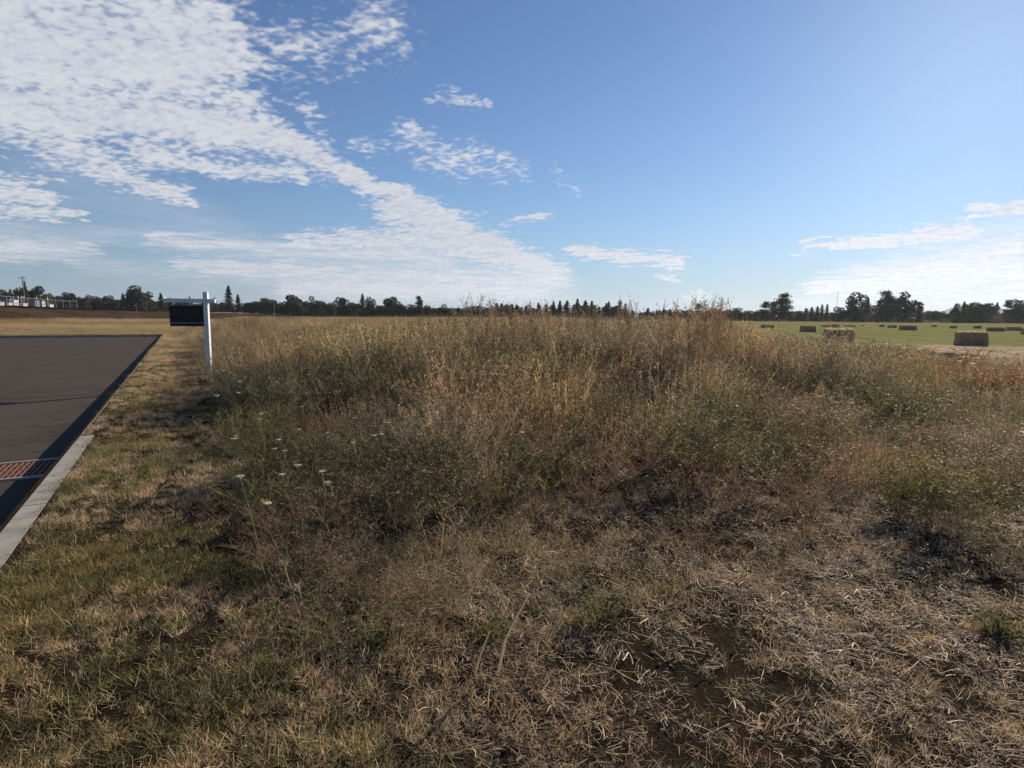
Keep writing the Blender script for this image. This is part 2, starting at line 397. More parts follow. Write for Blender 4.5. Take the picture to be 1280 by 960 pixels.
# far hills
Mhill = plain('far_hill_forest', (.035, .055, .06), .95, .3, .002, spec=0.0)
mb = MB(); xs = list(range(-300, 1700, 8)); prev = None; hv = []
for px in xs:
    hy = HZ + (px - 640) * .008
    h_ = 3 + 3.2 * float(vnoise(px, 0, .013)) + 2.0 * float(vnoise(px, 9, .04)) + 1.2 * float(vnoise(px, 5, .11))
    h_ += 12 * math.exp(-((px - 1200) / 26.0) ** 2) + 9 * math.exp(-((px - 1245) / 40.0) ** 2) + 3.0 * math.exp(-((px - 590) / 40.0) ** 2)
    tp = atd(px, hy - h_, 5200); hv.append((Vector((tp.x * .93, 4836, -3)), Vector((tp.x * .97, 5040, tp.z * .55)), tp, Vector((tp.x * 1.05, 5500, -3))))
mb.v = [tuple(q) for r in hv for q in r]; mb.c = [(1, 1, 1)] * len(mb.v)
mb.f = [(i * 4 + k, (i + 1) * 4 + k, (i + 1) * 4 + k + 1, i * 4 + k + 1) for i in range(len(hv) - 1) for k in range(3)]
tag(mb.build('hills', Mhill, smooth=True), kind='structure')

# ------------------------------------------------------------------ storm drain
Mrust, T = mat('rusty_cast_iron'); p = objc(T)
n = T.noise(p, 14, 5)[0]; c = T.mix(T.rng(n, .3, .7), (.105, .045, .033), (.19, .088, .062)); finish(T, c, .85, T.noise(p, 160, 3)[0], .4, .002, .1)
Mfr = plain('worn_steel_frame', (.42, .38, .33), .6, .2, 9)
Mpitshade = plain('drain_shade_black', (.03, .027, .024), .95)
ca, cb_ = gp(0, 577.5, RZ), gp(0, 602, RZ)
g0, g1 = cb_.dot(RD), ca.dot(RD)                    # near and far along the road
g0, g1 = gp(30, 598.5, RZ).dot(RD), gp(52, 572.8, RZ).dot(RD)
GW = min(max(g1 - g0, .45), .75); gb1 = KO - .02; gb0 = gb1 - .95
root = empty('storm_drain', rp(g0 + GW / 2, (gb0 + gb1) / 2, RZ), math.atan2(RD.y, RD.x) - math.pi / 2)
tag(root, 'rusty red slotted storm drain grate in a pale steel frame beside the concrete kerb', 'storm drain')
w_, l_ = gb1 - gb0, GW                               # local x across, local y along the road
mb = MB(); zt = .010
for s_ in (-1, 1): mb.box((0, s_ * (l_ / 2), zt / 2), (w_, .028, zt + .02)); mb.box((s_ * (w_ / 2 - .012), 0, zt / 2), (.024, l_ - .03, zt + .02))
bevel(mb.build('frame', Mfr, root), .003)
mb = MB(); iw, il = w_ - .05, l_ - .03; nb = 19
for i in range(nb + 1): mb.box((-iw / 2 + iw * i / nb, 0, zt * .3), (.027, il, .018))
for j in range(5):
    yc = -il / 2 + il * j / 4
    mb.box((0, yc, zt * .3 - .002), (iw, .045 if 0 < j < 4 else .03, .017))
bevel(mb.build('grate', Mrust, root), .003, 1)
sheetv = MB(); sheetv.box((0, 0, .0015), (w_ - .01, l_ - .01, .003)); sheetv.build('pit_shade_sheet', Mpitshade, root)  # thin sheet under the bars; the hole's shade is put into its dark colour

# ------------------------------------------------------------------ yard sign
Mw, T = mat('white_painted_post'); p = objc(T)
n = T.noise(T.map(p, (6, 6, .8)), 5, 6, .7)[0]
c = T.mix(T.rng(n, .35, .65), (.62, .62, .62), (.78, .78, .77)); c = T.mix(T.rng(T.noise(p, 9, 6, .8)[0], .6, .74, 0, .6), c, (.35, .33, .30))
finish(T, c, .5, n, .15, .003)
Mblk = plain('black_sign_face', (.006, .006, .006), .35, .1)
Mgold = plain('dull_gold_lettering', (.050, .044, .036), .45)
Mline = plain('pale_sign_stripe', (.20, .18, .19), .5)
Miron = plain('dark_iron', (.03, .03, .03), .5)
sb = gp(262.5, 476); SD = sb.y
sp = empty('yard_sign_post', sb); tag(sp, 'white square wooden sign post with a cross arm at the edge of the mown strip', 'sign post')
ptop = atd(257, 366.5, SD); lean = (ptop - sb); HT = lean.length
leanx = math.atan2(lean.x, lean.z); sp.rotation_euler = (0, leanx, math.radians(6))
pw = .092
mb = MB(); mb.box((0, 0, HT / 2 - .15), (pw, pw, HT + .3)); bevel(mb.build('post', Mw, sp), .006)
mb = MB(); mb.box((0, 0, HT + .006), (pw + .018, pw + .018, .012)); mb.box((0, 0, HT + .018), (pw - .02, pw - .02, .014)); bevel(mb.build('cap', Mw, sp), .004)
za = HT - .165; xl = -.835; xr = .19
mb = MB(); mb.box(((xl - pw / 2) / 2, 0, za), (-xl - pw / 2, .07, .085)); mb.box(((xr + pw / 2) / 2, 0, za), (xr - pw / 2, .07, .085)); bevel(mb.build('arm', Mw, sp), .005)
mb = MB(); mb.box((xl - .012, 0, za + .008), (.022, .082, .12)); bevel(mb.build('arm_end_cap', Mw, sp), .004)
for hx in (-.335,):
    mb = MB(); mb.tube([(hx, 0, za + .04), (hx, 0, za + .088)], .013, 8); mb.build('bolt', Miron, sp)
for hx in (-.06, .02):
    mb = MB(); mb.tube([(hx * .4, -pw / 2 - .004, .28 + hx), (hx * .4, -pw / 2 - .004, .30 + hx)], .008, 6); mb.build('bolt', Miron, sp)
sg = empty('hanging_sign', sb); sg.rotation_euler = (0, leanx * .15, math.radians(6))
tag(sg, 'black hanging yard sign with faint lettering and a pale stripe under the white arm', 'sign')
c0 = atd(233.5, 395, SD) - sb
bw, bh = .70, .445
sg.location = sb + Vector((c0.x, 0, c0.z)); 
mb = MB(); mb.box((0, 0, 0), (bw, .012, bh)); bevel(mb.build('board', Mblk, sg), .002)
mb = MB()
for a_, b_ in (((-bw / 2 + .01), (bw / 2 - .01)),):
    mb.box((0, -.008, -bh / 2 + .075), (bw - .02, .003, .024))
mb.build('stripe', Mline, sg)
for hx in (-.26, .22):
    mb = MB(); mb.tube([(hx, 0, bh / 2), (hx, 0, bh / 2 + .07)], .006, 6); mb.build('hanger', Miron, sg)
def text(body, size, loc, M, name, parent):
    cu = bpy.data.curves.new(name, 'FONT'); cu.body = body; cu.size = size; cu.align_x = 'CENTER'; cu.align_y = 'CENTER'; cu.extrude = .0012
    cu.space_character = 1.15
    o = bpy.data.objects.new(name, cu); me_ = None
    COL.objects.link(o); dg = bpy.context.evaluated_depsgraph_get(); me_ = bpy.data.meshes.new_from_object(o.evaluated_get(dg))
    bpy.data.objects.remove(o); me_.materials.clear(); me_.materials.append(M)
    o = bpy.data.objects.new(name, me_); COL.objects.link(o); o.parent = parent; o.location = loc; o.rotation_euler = (math.radians(90), 0, 0)
    return o
text('BAKER', .165, (.0, -.0075, .075), Mgold, 'lettering', sg)
mb = MB(); mb.box((.02, -.0075, -.035), (.34, .002, .016)); mb.build('faint_line', Mgold, sg)

# ------------------------------------------------------------------ hay bales
Mst, T = mat('pressed_straw'); p = objc(T)
lay = T.noise(T.map(p, (7, 7, 1)), 2.2, 4, .7)[0]; f = T.noise(p, 45, 4, .8)[0]; n = T.noise(p, 2, 4)[0]
c = T.mix(T.rng(lay, .35, .65), (.32, .215, .125), (.50, .36, .215)); c = T.mix(T.rng(f, .5, .68), c, (.52, .41, .25)); c = T.mix(T.rng(n, .5, .72, 0, .65), c, (.12, .085, .055))
finish(T, c, .95, T.m('ADD', f, lay), .9, .04)
Mtw = plain('baling_twine', (.30, .22, .16), .8)
Mwrap = veg('loose_straw', .5)
def bale_proto(seed, W_=2.25, D_=.95, H_=.88):
    import bmesh
    r = random.Random(seed); bm = bmesh.new()
    bmesh.ops.create_cube(bm, size=1.0); bmesh.ops.subdivide_edges(bm, edges=bm.edges[:], cuts=11, use_grid_fill=True)
    for v in bm.verts:
        x, y, z = v.co; e = 1.0
        v.co = Vector((x * W_, y * D_, (z + .5) * H_))
        # strings bite in, edges round off, surface uneven
        bite = .03 * (abs(((y * 6) % 1) - .5) < .15)
        corner = max(0, abs(x) - .44) * max(0, abs(z) - .42)
        v.co.x *= (1 - corner * 6) * (1.04 - .10 * z if z > -.45 else 1.04)
        v.co += Vector((r.uniform(-.025, .025), r.uniform(-.025, .025), r.uniform(-.02, .02) if z > -.45 else 0))
        if z > .45: v.co.z -= bite
        v.co.x += .03 * math.sin(z * 7 + seed)
    me = bpy.data.meshes.new('straw_block'); bm.to_mesh(me); bm.free(); me.materials.append(Mst)
    tw = MB()
    for k in range(6):
        y = (-.5 + (k + .5) / 6) * D_
        tw.tube([(-W_ / 2 - .012, y, .02), (-W_ / 2 - .012, y, H_), (W_ / 2 + .012, y, H_), (W_ / 2 + .012, y, .02)], .006, 4)
    st = MB()
    for k in range(1100):
        st.cur = tuple(q * r.uniform(.6, 1.2) for q in (.52, .42, .26))
        face = r.random()
        if face < .55: p0 = Vector((r.uniform(-.5, .5) * W_, r.uniform(-.5, .5) * D_, H_ - .02)); d_ = Vector((r.gauss(0, 1), r.gauss(0, 1), r.uniform(.1, 1.4)))
        elif face < .8: p0 = Vector((r.uniform(-.5, .5) * W_, -D_ / 2, r.uniform(.03, 1) * H_)); d_ = Vector((r.gauss(0, 1), -.5, r.gauss(0, .6)))
        else: p0 = Vector((r.choice((-.5, .5)) * W_, r.uniform(-.5, .5) * D_, r.uniform(.03, 1) * H_)); d_ = Vector((r.choice((-.5, .5)), r.gauss(0, 1), r.gauss(0, .6)))
        st.leaf(p0, d_, r.uniform(.08, .24), .022 if face < .55 else .014)
    return me, tw.mesh('twine', Mtw), st.mesh('loose_straw', Mwrap, col=True)
bps = [bale_proto(i) for i in (1, 2, 3)]
bales = [  # x left, x right, base y, turn deg, label
 (1027, 1068, 429.6, 24, 'large square straw bale with strands hanging down its face, nearest bale behind the tall weeds'),
 (1191, 1235, 432.0, 6, 'large brown square bale standing alone near the pale straw patch at the right'),
 (999, 1020, 415.4, 8, 'square bale with a bright top, just left of and behind the strand-hung bale'),
 (951, 968, 410.2, -10, 'flat dark bale in the green field farthest left, below the round-topped tree'),
 (1039, 1050, 409.6, 5, 'small distant bale seen above the strand-hung bale'),
 (1123, 1146, 413.2, -6, 'greyish bale in mid field below the tallest broad tree'),
 (1109, 1121, 410.2, 10, 'dark low bale just left of the greyish mid-field bale'),
 (1099, 1106, 409.0, 0, 'tiny dark bale left of the dark low bale below the spreading pine'),
 (1164, 1171, 409.0, 12, 'tiny far bale below the pointed grey tree'),
 (1187, 1196, 410.8, -8, 'small far bale above the lone brown bale'),
 (1216, 1227, 411.2, 14, 'small far bale in front of the clipped dark hedge'),
 (1232, 1256, 414.6, 2, 'left one of two long dark bales lying end to end at the far right'),
 (1256.5, 1277, 413.8, 4, 'right one of two long dark bales lying end to end at the far right'),
 (1275, 1296, 418.6, 20, 'dark bale cut by the right edge of the photo'),
 (1057, 1069, 408.7, -4, 'thin far bale right of the tiny bale seen above the strand-hung bale'),
 (1026, 1037, 409.0, 3, 'thin far bale at the back of the field left of the strand-hung bale top'),
 (821, 831, 410.0, 0, 'dark far bale glimpsed through the weed tops left of the green field')]
hpx = (17, 16.1, 7.5, 4, 3.6, 6, 3, 2.7, 2.3, 3, 3.5, 5, 4.7, 7.5, 1.7, 2, 4)
for i, (xa, xb, by, rz, lab) in enumerate(bales):
    c = gp((xa + xb) / 2, by - .4); wid = (xb - xa) / F * c.y
    turn = -math.atan2(c.x, c.y) * .75 + math.radians(rz); hb = empty('hay_bale', c, turn)
    def span(k):
        xs = [(c.x + math.cos(turn) * u - math.sin(turn) * v_) / (c.y + math.sin(turn) * u + math.cos(turn) * v_) for u in (-1.2 * k, 1.2 * k) for v_ in (-.5, .5)]
        return (max(xs) - min(xs)) * F
    k_ = .3
    while span(k_) < xb - xa and k_ < 1.6: k_ += .01
    hb.scale = (k_, 1, hpx[i] / F * c.y / .88)
    tag(hb, lab, 'hay bale', 'square bales left on the mown field')
    a, b, c_ = bps[i % 3]
    for nm, me_ in (('straw_block', a), ('twine', b), ('loose_straw', c_)):
        o = bpy.data.objects.new(nm, me_); COL.objects.link(o); o.parent = hb
        if nm == 'loose_straw': o['kind'] = 'stuff'

# ------------------------------------------------------------------ trees
Mleaf = {}
for nm, pt in (('dark', (1.25, 1.15, .8)), ('olive', (1.3, 1.1, .7))):
    Mleaf[nm] = veg('foliage_' + nm, .25, pt, .05)
Mbark = plain('bark', (.10, .075, .055), .9, .3, 3)
def crown_round(seed, base, W_=.5, lobes=9):
    r = random.Random(seed); mb = MB(); L = []
    for k in range(lobes):
        zc = r.uniform(.3, .86); rr = W_ * (1 - abs(zc - .55) * 1.1) * .62; a = r.uniform(0, 6.283)
        L.append((Vector((math.cos(a) * rr * r.random() ** .5, math.sin(a) * rr * r.random() ** .5, zc)), r.uniform(.10, .19)))
    L.append((Vector((0, 0, .5)), .24))
    for k in range(5):
        a = k * 1.26 + r.random(); L.append((Vector((math.cos(a) * W_ * .42, math.sin(a) * W_ * .42, r.uniform(.12, .3))), r.uniform(.12, .17)))
    for c, rad in L:
        tone = r.uniform(.75, 1.3)
        for k in range(int(190 * (rad / .15) ** 2)):
            dv = Vector((r.gauss(0, 1), r.gauss(0, 1), r.gauss(0, 1))).normalized(); q = c + dv * rad * r.uniform(.7, 1.12)
            if q.z < .01: continue
            mb.cur = tuple(x * tone * r.uniform(.7, 1.3) for x in base)
            nd = Vector((r.gauss(0, 1), r.gauss(0, 1), r.gauss(0, 1))).normalized(); s_ = r.uniform(.018, .04)
            a = nd.orthogonal().normalized() * s_; b = nd.cross(a).normalized() * s_ * .8
            mb.add([q - a, q - b * .8, q + a, q + b], [(0, 1, 2, 3)])
    return mb
def crown_fir(seed, base, W_=.17, ragged=.3, zmin=.03, tiers=34):
    r = random.Random(seed); mb = MB()
    for k in range(tiers):
        z = zmin + (1 - zmin) * (k / tiers) ** .92; R0 = W_ * (1 - (z - zmin) / (1 - zmin)) ** .7 * r.uniform(1 - ragged, 1.12) + .006
        for j in range(int(8 + 12 * (1 - k / tiers))):
            a = r.uniform(0, 6.283); d_ = Vector((math.cos(a), math.sin(a), 0)); Rr = R0 * r.uniform(.65, 1.1); n_ = 5
            for i in range(n_):
                fr = (i + .5) / n_; q = Vector((0, 0, z)) + d_ * Rr * fr + Vector((0, 0, -.35 * Rr * fr + r.uniform(-.006, .006)))
                mb.cur = tuple(x * r.uniform(.65, 1.35) for x in base)
                s_ = r.uniform(.008, .018) + .01 * (1 - fr)
                a_ = (d_ + Vector((0, 0, r.uniform(-.6, .3)))).normalized() * s_ * 1.2; b = Vector((r.gauss(0, 1), r.gauss(0, 1), r.gauss(0, .6))).normalized() * s_
                mb.add([q - a_, q - b, q + a_, q + b], [(0, 1, 2, 3)])
    return mb
def crown_pine(seed, base, W_=.34):
    r = random.Random(seed); mb = MB()
    for k in range(44):
        z = r.uniform(.10, .97); R0 = W_ * (1.15 - z) ** .6 * r.uniform(.1, 1.0); a = r.uniform(0, 6.283)
        c = Vector((math.cos(a) * R0 * .75, math.sin(a) * R0 * .75, z))
        for i in range(110):
            q = c + Vector((r.gauss(0, .06), r.gauss(0, .06), r.gauss(0, .035))); mb.cur = tuple(x * r.uniform(.65, 1.35) for x in base)
            nd = Vector((r.gauss(0, 1), r.gauss(0, 1), r.gauss(0, 1))).normalized(); s_ = r.uniform(.012, .028)
            a_ = nd.orthogonal().normalized() * s_; b = nd.cross(a_).normalized() * s_ * .8
            mb.add([q - a_, q - b * .8, q + a_, q + b], [(0, 1, 2, 3)])
    return mb
def trunk_mesh(seed, H_=.9, limbs=6, spread=.2):
    r = random.Random(seed); mb = MB()
    mb.tube([(0, 0, -.01), (r.uniform(-.01, .01), 0, H_ * .4), (r.uniform(-.02, .02), r.uniform(-.02, .02), H_)], [.022, .015, .004], 6)
    for k in range(limbs):
        z = r.uniform(.22, .75) * H_; a = r.uniform(0, 6.283); L_ = spread * r.uniform(.6, 1)
        mb.tube([(0, 0, z), (math.cos(a) * L_ * .5, math.sin(a) * L_ * .5, z + L_ * .35), (math.cos(a) * L_, math.sin(a) * L_, z + L_ * .8)], [.009, .006, .002], 4)
    return mb.mesh('trunk', Mbark, True)
GD, GO_, GY = (.040, .055, .026), (.070, .078, .030), (.14, .12, .042)
P_round = [crown_round(i, GD, .5 + .05 * (i % 3), 9 + i % 4).mesh('crown', Mleaf['dark'], col=True) for i in range(6)]
P_olive = [crown_round(20 + i, GO_, .55, 9).mesh('crown', Mleaf['olive'], col=True) for i in range(3)]
P_yel = [crown_round(30 + i, GY, .6, 8).mesh('crown', Mleaf['olive'], col=True) for i in range(2)]
P_fir = [crown_fir(40 + i, GD, .22 + .04 * (i % 3), .38).mesh('crown', Mleaf['dark'], col=True) for i in range(4)]
P_pine = [crown_pine(50 + i, GD).mesh('crown', Mleaf['dark'], col=True) for i in range(3)]
T_round = [trunk_mesh(i, .75, 7, .25) for i in range(3)]; T_fir = [trunk_mesh(9 + i, .98, 0) for i in range(2)]
# natural aspect ratio (crown width / height) of each kind
KIND = {'r': ('round_tree', P_round, T_round, .62), 'o': ('olive_tree', P_olive, T_round, .62), 'y': ('yellowing_tree', P_yel, T_round, .66),
        'f': ('fir_tree', P_fir, T_fir, .46), 'p': ('pine_tree', P_pine, T_round, .62)}
def ground_under(px, D):
    # the bank lifts the left treeline's feet a little
    return 0.9 if px < 450 else 0.0
ntree = 0
def tree(kind, px, ty, wpx, D, label, group=None, base=None):
    global ntree; ntree += 1
    nm, crowns, trunks, asp = KIND[kind]
    tp = atd(px, ty, D); zb = ground_under(px, D) if base is None else base
    h = tp.z - zb; w = wpx / F * D * (1.35 if kind == 'f' else 1.0)
    o = empty(nm, (tp.x, tp.y, zb), rnd.uniform(0, 6.28)); sx = min(max(w / (h * asp), .55), 2.6) * h
    o.scale = (sx, sx, h * .985)
    tag(o, label, 'tree', group)
    for n2_, me_ in (('crown', crowns[ntree % len(crowns)]), ('trunk', trunks[ntree % len(trunks)])):
        c_ = bpy.data.objects.new(n2_, me_); COL.objects.link(c_); c_.parent = o
named = [
 ('f', 30, 350, 12, 300, 'narrow ragged tree beside the tall utility pole'),
 ('r', 22, 359, 18, 330, 'dark round tree just left of the utility pole behind the white cabinets'),
 ('r', 43, 357, 18, 330, 'dark round tree just right of the utility pole'),
 ('y', 59, 365, 15, 300, 'yellowing round tree behind the wire fence'),
 ('r', 82, 365, 17, 340, 'rounded green tree above the middle of the wire fence'),
 ('o', 104, 366, 15, 330, 'olive tree just right of the end of the wire fence'),
 ('r', 172, 357, 26, 330, 'largest dense dark tree left of the sign'),
 ('r', 161, 362, 16, 325, 'dark tree hugging the left side of the largest tree left of the sign'),
 ('f', 200.5, 365.5, 14, 330, 'small cone-shaped fir just left of the sign arm'),
 ('o', 192, 375, 12, 318, 'low olive tree between the large tree and the small cone fir'),
 ('f', 285, 356, 17, 330, 'tall pointed fir just right of the white sign post'),
 ('f', 297, 367, 13, 335, 'shorter fir right beside the tall pointed fir'),
 ('f', 268, 371, 10, 335, 'narrow fir top right behind the end of the sign arm'),
 ('r', 330, 372, 21, 330, 'round tree left of the thin yellow pole'),
 ('r', 366, 368.5, 23, 335, 'broad flat-topped tree right of the thin yellow pole'),
 ('r', 395, 368.5, 18, 335, 'round tree with a domed top midway between flat-topped tree and slim fir'),
 ('r', 427, 371, 14, 340, 'small ball-topped tree left of the slim fir'),
 ('f', 453, 366, 12, 340, 'slim dark fir above the left of the tall weeds'),
 ('r', 463, 371, 12, 345, 'slender rounded tree right beside the slim dark fir'),
 ('r', 491, 370.5, 18, 345, 'dark two-lobed tree between the slim fir and the layered pine'),
 ('p', 524, 370, 13, 345, 'layered pine with a pointed crown rising over the treeline'),
 ('r', 551, 379, 18, 345, 'rounded tree just left of the tallest weed plume'),
 ('f', 573.5, 383.5, 9, 360, 'tiny lone fir in the gap left of the tallest weed plume'),
 ('f', 673, 377.5, 11, 350, 'lone fir behind the orange weeds left of the thin mast'),
 ('f', 722, 372.5, 14, 350, 'tallest fir of the middle clump above the brown weeds'),
 ('f', 761, 376, 12, 355, 'dark fir left of a twin pair in mid treeline'),
 ('f', 775, 374, 11, 355, 'left of the dark twin firs in mid treeline'),
 ('f', 782, 378.5, 11, 355, 'right and lower of the dark twin firs in mid treeline'),
 ('p', 873, 379.5, 14, 340, 'pine behind the bare weed plumes right of centre'),
 ('r', 922, 383.5, 17, 335, 'dark round tree where the green field begins'),
 ('o', 936, 387, 11, 335, 'small green tree beside the dark round tree where the green field begins'),
 ('p', 958, 377, 18, 330, 'dark pine left of the tall round-topped tree'),
 ('p', 981, 367, 27, 330, 'tall round-topped tree with open lower branches left of the thin mast'),
 ('f', 1028, 379.5, 9, 335, 'left of two slim twin firs left of the thin mast'),
 ('f', 1034.5, 379, 9, 335, 'right of two slim twin firs left of the thin mast'),
 ('r', 1050, 382.5, 17, 335, 'broad dark tree at the foot of the thin mast'),
 ('r', 1072, 365, 24, 330, 'tall dark tree right of the thin mast'),
 ('f', 1085, 372.5, 15, 330, 'ragged fir right behind the tall dark tree by the mast'),
 ('p', 1110, 363.5, 26, 330, 'spreading layered pine left of the tallest broad tree'),
 ('r', 1126, 361.5, 32, 325, 'tallest broad tree on the right, greyish with a full crown'),
 ('f', 1150, 376.5, 17, 325, 'pointed grey tree beside the tallest broad tree, left of the far hill'),
 ('r', 1195, 378, 12, 330, 'dark tree right beside the blue hill'),
 ('f', 1206, 376, 12, 330, 'pointed tree between the blue hill and the flat-topped grove'),
 ('r', 1221, 377.5, 17, 330, 'flat-topped dense tree on the left of the right-hand grove'),
 ('r', 1234, 379, 17, 330, 'flat-topped dense tree on the right of the right-hand grove'),
 ('f', 1247, 377, 10, 330, 'narrow tree ending the flat-topped grove on the right'),
 ('p', 1261, 375, 13, 325, 'ragged dark tree right of the gap in the grove'),
 ('r', 1273, 372.5, 18, 320, 'dark tall tree at the right edge of the photo'),
 ('r', 1289, 372, 20, 320, 'dark tree cut by the right edge of the photo')]
for a in named: tree(*a[:5], a[5])
tops = [(4, 362, 'r'), (12, 361, 'f'), (51, 361, 'r'), (70, 370, 'r'), (92, 370, 'r'), (115, 370, 'r'), (125, 371, 'r'), (135, 370, 'r'), (145, 368, 'r'), (153, 366, 'f'),
        (183, 364, 'r'), (212, 372, 'f'), (222, 375, 'r'), (232, 374, 'r'), (243, 375, 'r'), (253, 375, 'f'), (277, 377, 'f'), (308, 377, 'o'), (318, 377, 'r'), (345, 376, 'r'), (353, 377, 'r'),
        (380, 376, 'r'), (405, 376, 'o'), (414, 378, 'r'), (440, 378, 'r'), (445, 379, 'r'), (478, 376, 'r'), (505, 381, 'r'), (515, 380, 'r'), (535, 382, 'r'), (562, 385, 'r'),
        (615, 380, 'f'), (621, 379, 'f'), (627, 379, 'f'), (633, 379.5, 'f'), (640, 380, 'f'), (646, 381, 'f'), (652, 383, 'f'), (692, 375, 'f'), (700, 374.5, 'f'), (709, 375, 'f'), (732, 374, 'f'), (740, 376, 'f'), (749, 383, 'f'),
        (758, 379, 'f'), (768, 381, 'r'), (810, 384, 'f'), (821, 387, 'f'), (830, 385, 'f'), (838, 385, 'f'), (849, 388, 'r'), (860, 388, 'r'), (891, 383, 'r'), (900, 385, 'f'), (910, 387, 'r'),
        (949, 386, 'r'), (968, 377, 'p'), (993, 389, 'r'), (1001, 388, 'r'), (1008, 385, 'f'), (1015, 383, 'f'), (1022, 382, 'f'), (1041, 390, 'r'), (1062, 386, 'r'), (1097, 379, 'r'), (1140, 377, 'r'),
        (1162, 388, 'r'), (1174, 389, 'r'), (1185, 388, 'r'), (1213, 379, 'r'), (1228, 379, 'r'), (1241, 379, 'r'), (1254, 392, 'r')]
def zone(px):
    return ('left of the sign behind the dark bank' if px < 205 else 'between the sign post and the slim fir' if px < 453 else
            'behind the tall weeds left of centre' if px < 600 else 'behind the weed tops at centre' if px < 800 else
            'behind the weed tops right of centre' if px < 915 else 'behind the green bale field')
for px, ty, k in tops:
    lab = {'r': 'dark rounded tree', 'f': 'small dark pointed fir', 'o': 'olive green rounded tree', 'p': 'dark ragged pine'}[k] + ' in the treeline ' + zone(px)
    tree(k, px, ty + rnd.uniform(-.8, .8), rnd.uniform(10, 17), 345 + rnd.uniform(-8, 12), lab, 'trees of the far treeline')
# lower filler trees that close the row, a little behind
sk = np.array([(-260, 372), (0, 366), (60, 370), (130, 373), (230, 378), (330, 379), (440, 380), (520, 383), (560, 386), (600, 383), (650, 381.5), (700, 379), (740, 380), (800, 388), (900, 388), (960, 388), (1040, 390), (1090, 384), (1140, 386), (1180, 392), (1210, 386), (1250, 393), (1280, 385), (1540, 385)], float)
px = -260.0
while px < 1540:
    ty = float(np.interp(px, sk[:, 0], sk[:, 1])) + rnd.uniform(-1.2, 1.8)
    k = rnd.choice('rrrrof') if not (600 < px < 830) else rnd.choice('ffr')
    lab = {'r': 'low dark rounded tree', 'f': 'low dark fir', 'o': 'low olive tree'}[k] + ' in the back row ' + zone(px)
    tree(k, px, ty, rnd.uniform(11, 16), 362 + rnd.uniform(-6, 20), lab, 'low trees filling the far treeline')
    px += rnd.uniform(7, 10)
print('trees', ntree)

# shrubs along the far edge of the green field
Mshr = veg('shrub_foliage', .25, (1.3, 1.15, .9), .08)
def shrub_mesh(seed, base, n=700):
    r = random.Random(seed); mb = MB()
    for k in range(n):
        a = r.uniform(0, 6.283); z = r.random() ** .8; R0 = .5 * math.sqrt(max(0, 1 - z * z * .9)) * (1 + .25 * math.sin(3 * a + seed)); q = Vector((math.cos(a) * R0 * r.uniform(.6, 1.05), math.sin(a) * R0 * r.uniform(.6, 1.05), z * (.9 + .2 * math.sin(2 * a))))
        mb.cur = tuple(x * r.uniform(.6, 1.4) for x in base); nd = Vector((r.gauss(0, 1), r.gauss(0, 1), r.gauss(0, 1))).normalized(); s_ = r.uniform(.03, .06)
        a_ = nd.orthogonal().normalized() * s_; b = nd.cross(a_).normalized() * s_ * .8
        mb.add([q - a_, q - b * .8, q + a_, q + b], [(0, 1, 2, 3)])
    return mb
SH = [shrub_mesh(i, c).mesh('shrub', Mshr, col=True) for i, c in enumerate(((.05, .052, .035), (.085, .078, .06), (.12, .105, .085), (.035, .045, .025)))]
def shrub(px, ty, wpx, D, which, label, group=None, nm='shrub'):
    tp = atd(px, ty, D); o = bpy.data.objects.new(nm, SH[which]); COL.objects.link(o); o.location = (tp.x, tp.y, 0)
    w = wpx / F * D; o.scale = (w, w * .8, max(.5, tp.z)); o.rotation_euler = (0, 0, rnd.uniform(0, 6))
    tag(o, label, 'shrub', group)
for q in [(1084, 392, 12, 1), (1100, 394, 12, 1), (1137, 398, 12, 2), (1156, 400, 14, 0), (1168, 401, 12, 1), (1180, 399, 14, 1), (1192, 396, 12, 2), (1237, 396, 12, 1), (1246, 394, 14, 2),
          (1262, 395, 12, 0), (975, 399, 9, 2), (950, 400, 12, 0), (935, 400, 9, 1), (990, 402, 14, 0), (1010, 402, 16, 0), (1030, 403, 16, 0), (1050, 402, 14, 1), (1070, 402, 14, 0), (1118, 401, 18, 0), (905, 396, 14, 0), (885, 396, 12, 0), (1275, 398, 12, 0), (1290, 398, 14, 1)]:
    shrub(q[0], q[1], q[2], 312 + rnd.uniform(-6, 6), q[3], 'low %s shrub at the treeline foot %s' % (('dark green', 'grey green', 'pale greyish', 'deep green')[q[3]], zone(q[0])), 'shrubs along the far edge of the field')
# clipped dark hedge
mb = MB(); hL = atd(1196, 399, 300); hR = atd(1223, 399, 300); r = random.Random(3)
for k in range(3500):
    u, v_, w_ = r.random(), r.random(), r.random(); f_ = r.randrange(3)
    if f_ == 0: w_ = 1
    elif f_ == 1: v_ = 0
    else: u = r.choice((0, 1))
    q = Vector((hL.x + (hR.x - hL.x) * u, 300 + 3 * v_, hL.z * w_)) + Vector((r.gauss(0, .12), r.gauss(0, .12), r.gauss(0, .12))); q.z = max(q.z, 0)
    mb.cur = tuple(x * r.uniform(.6, 1.4) for x in (.028, .038, .022)); nd = Vector((r.gauss(0, 1), r.gauss(0, 1), r.gauss(0, 1))).normalized(); s_ = r.uniform(.12, .3)
    a_ = nd.orthogonal().normalized() * s_; b = nd.cross(a_).normalized() * s_
    mb.add([q - a_, q - b, q + a_, q + b], [(0, 1, 2, 3)])
tag(mb.build('hedge', Mshr, col=True), 'clipped dark block-shaped hedge at the far side of the field near the right edge', 'hedge')

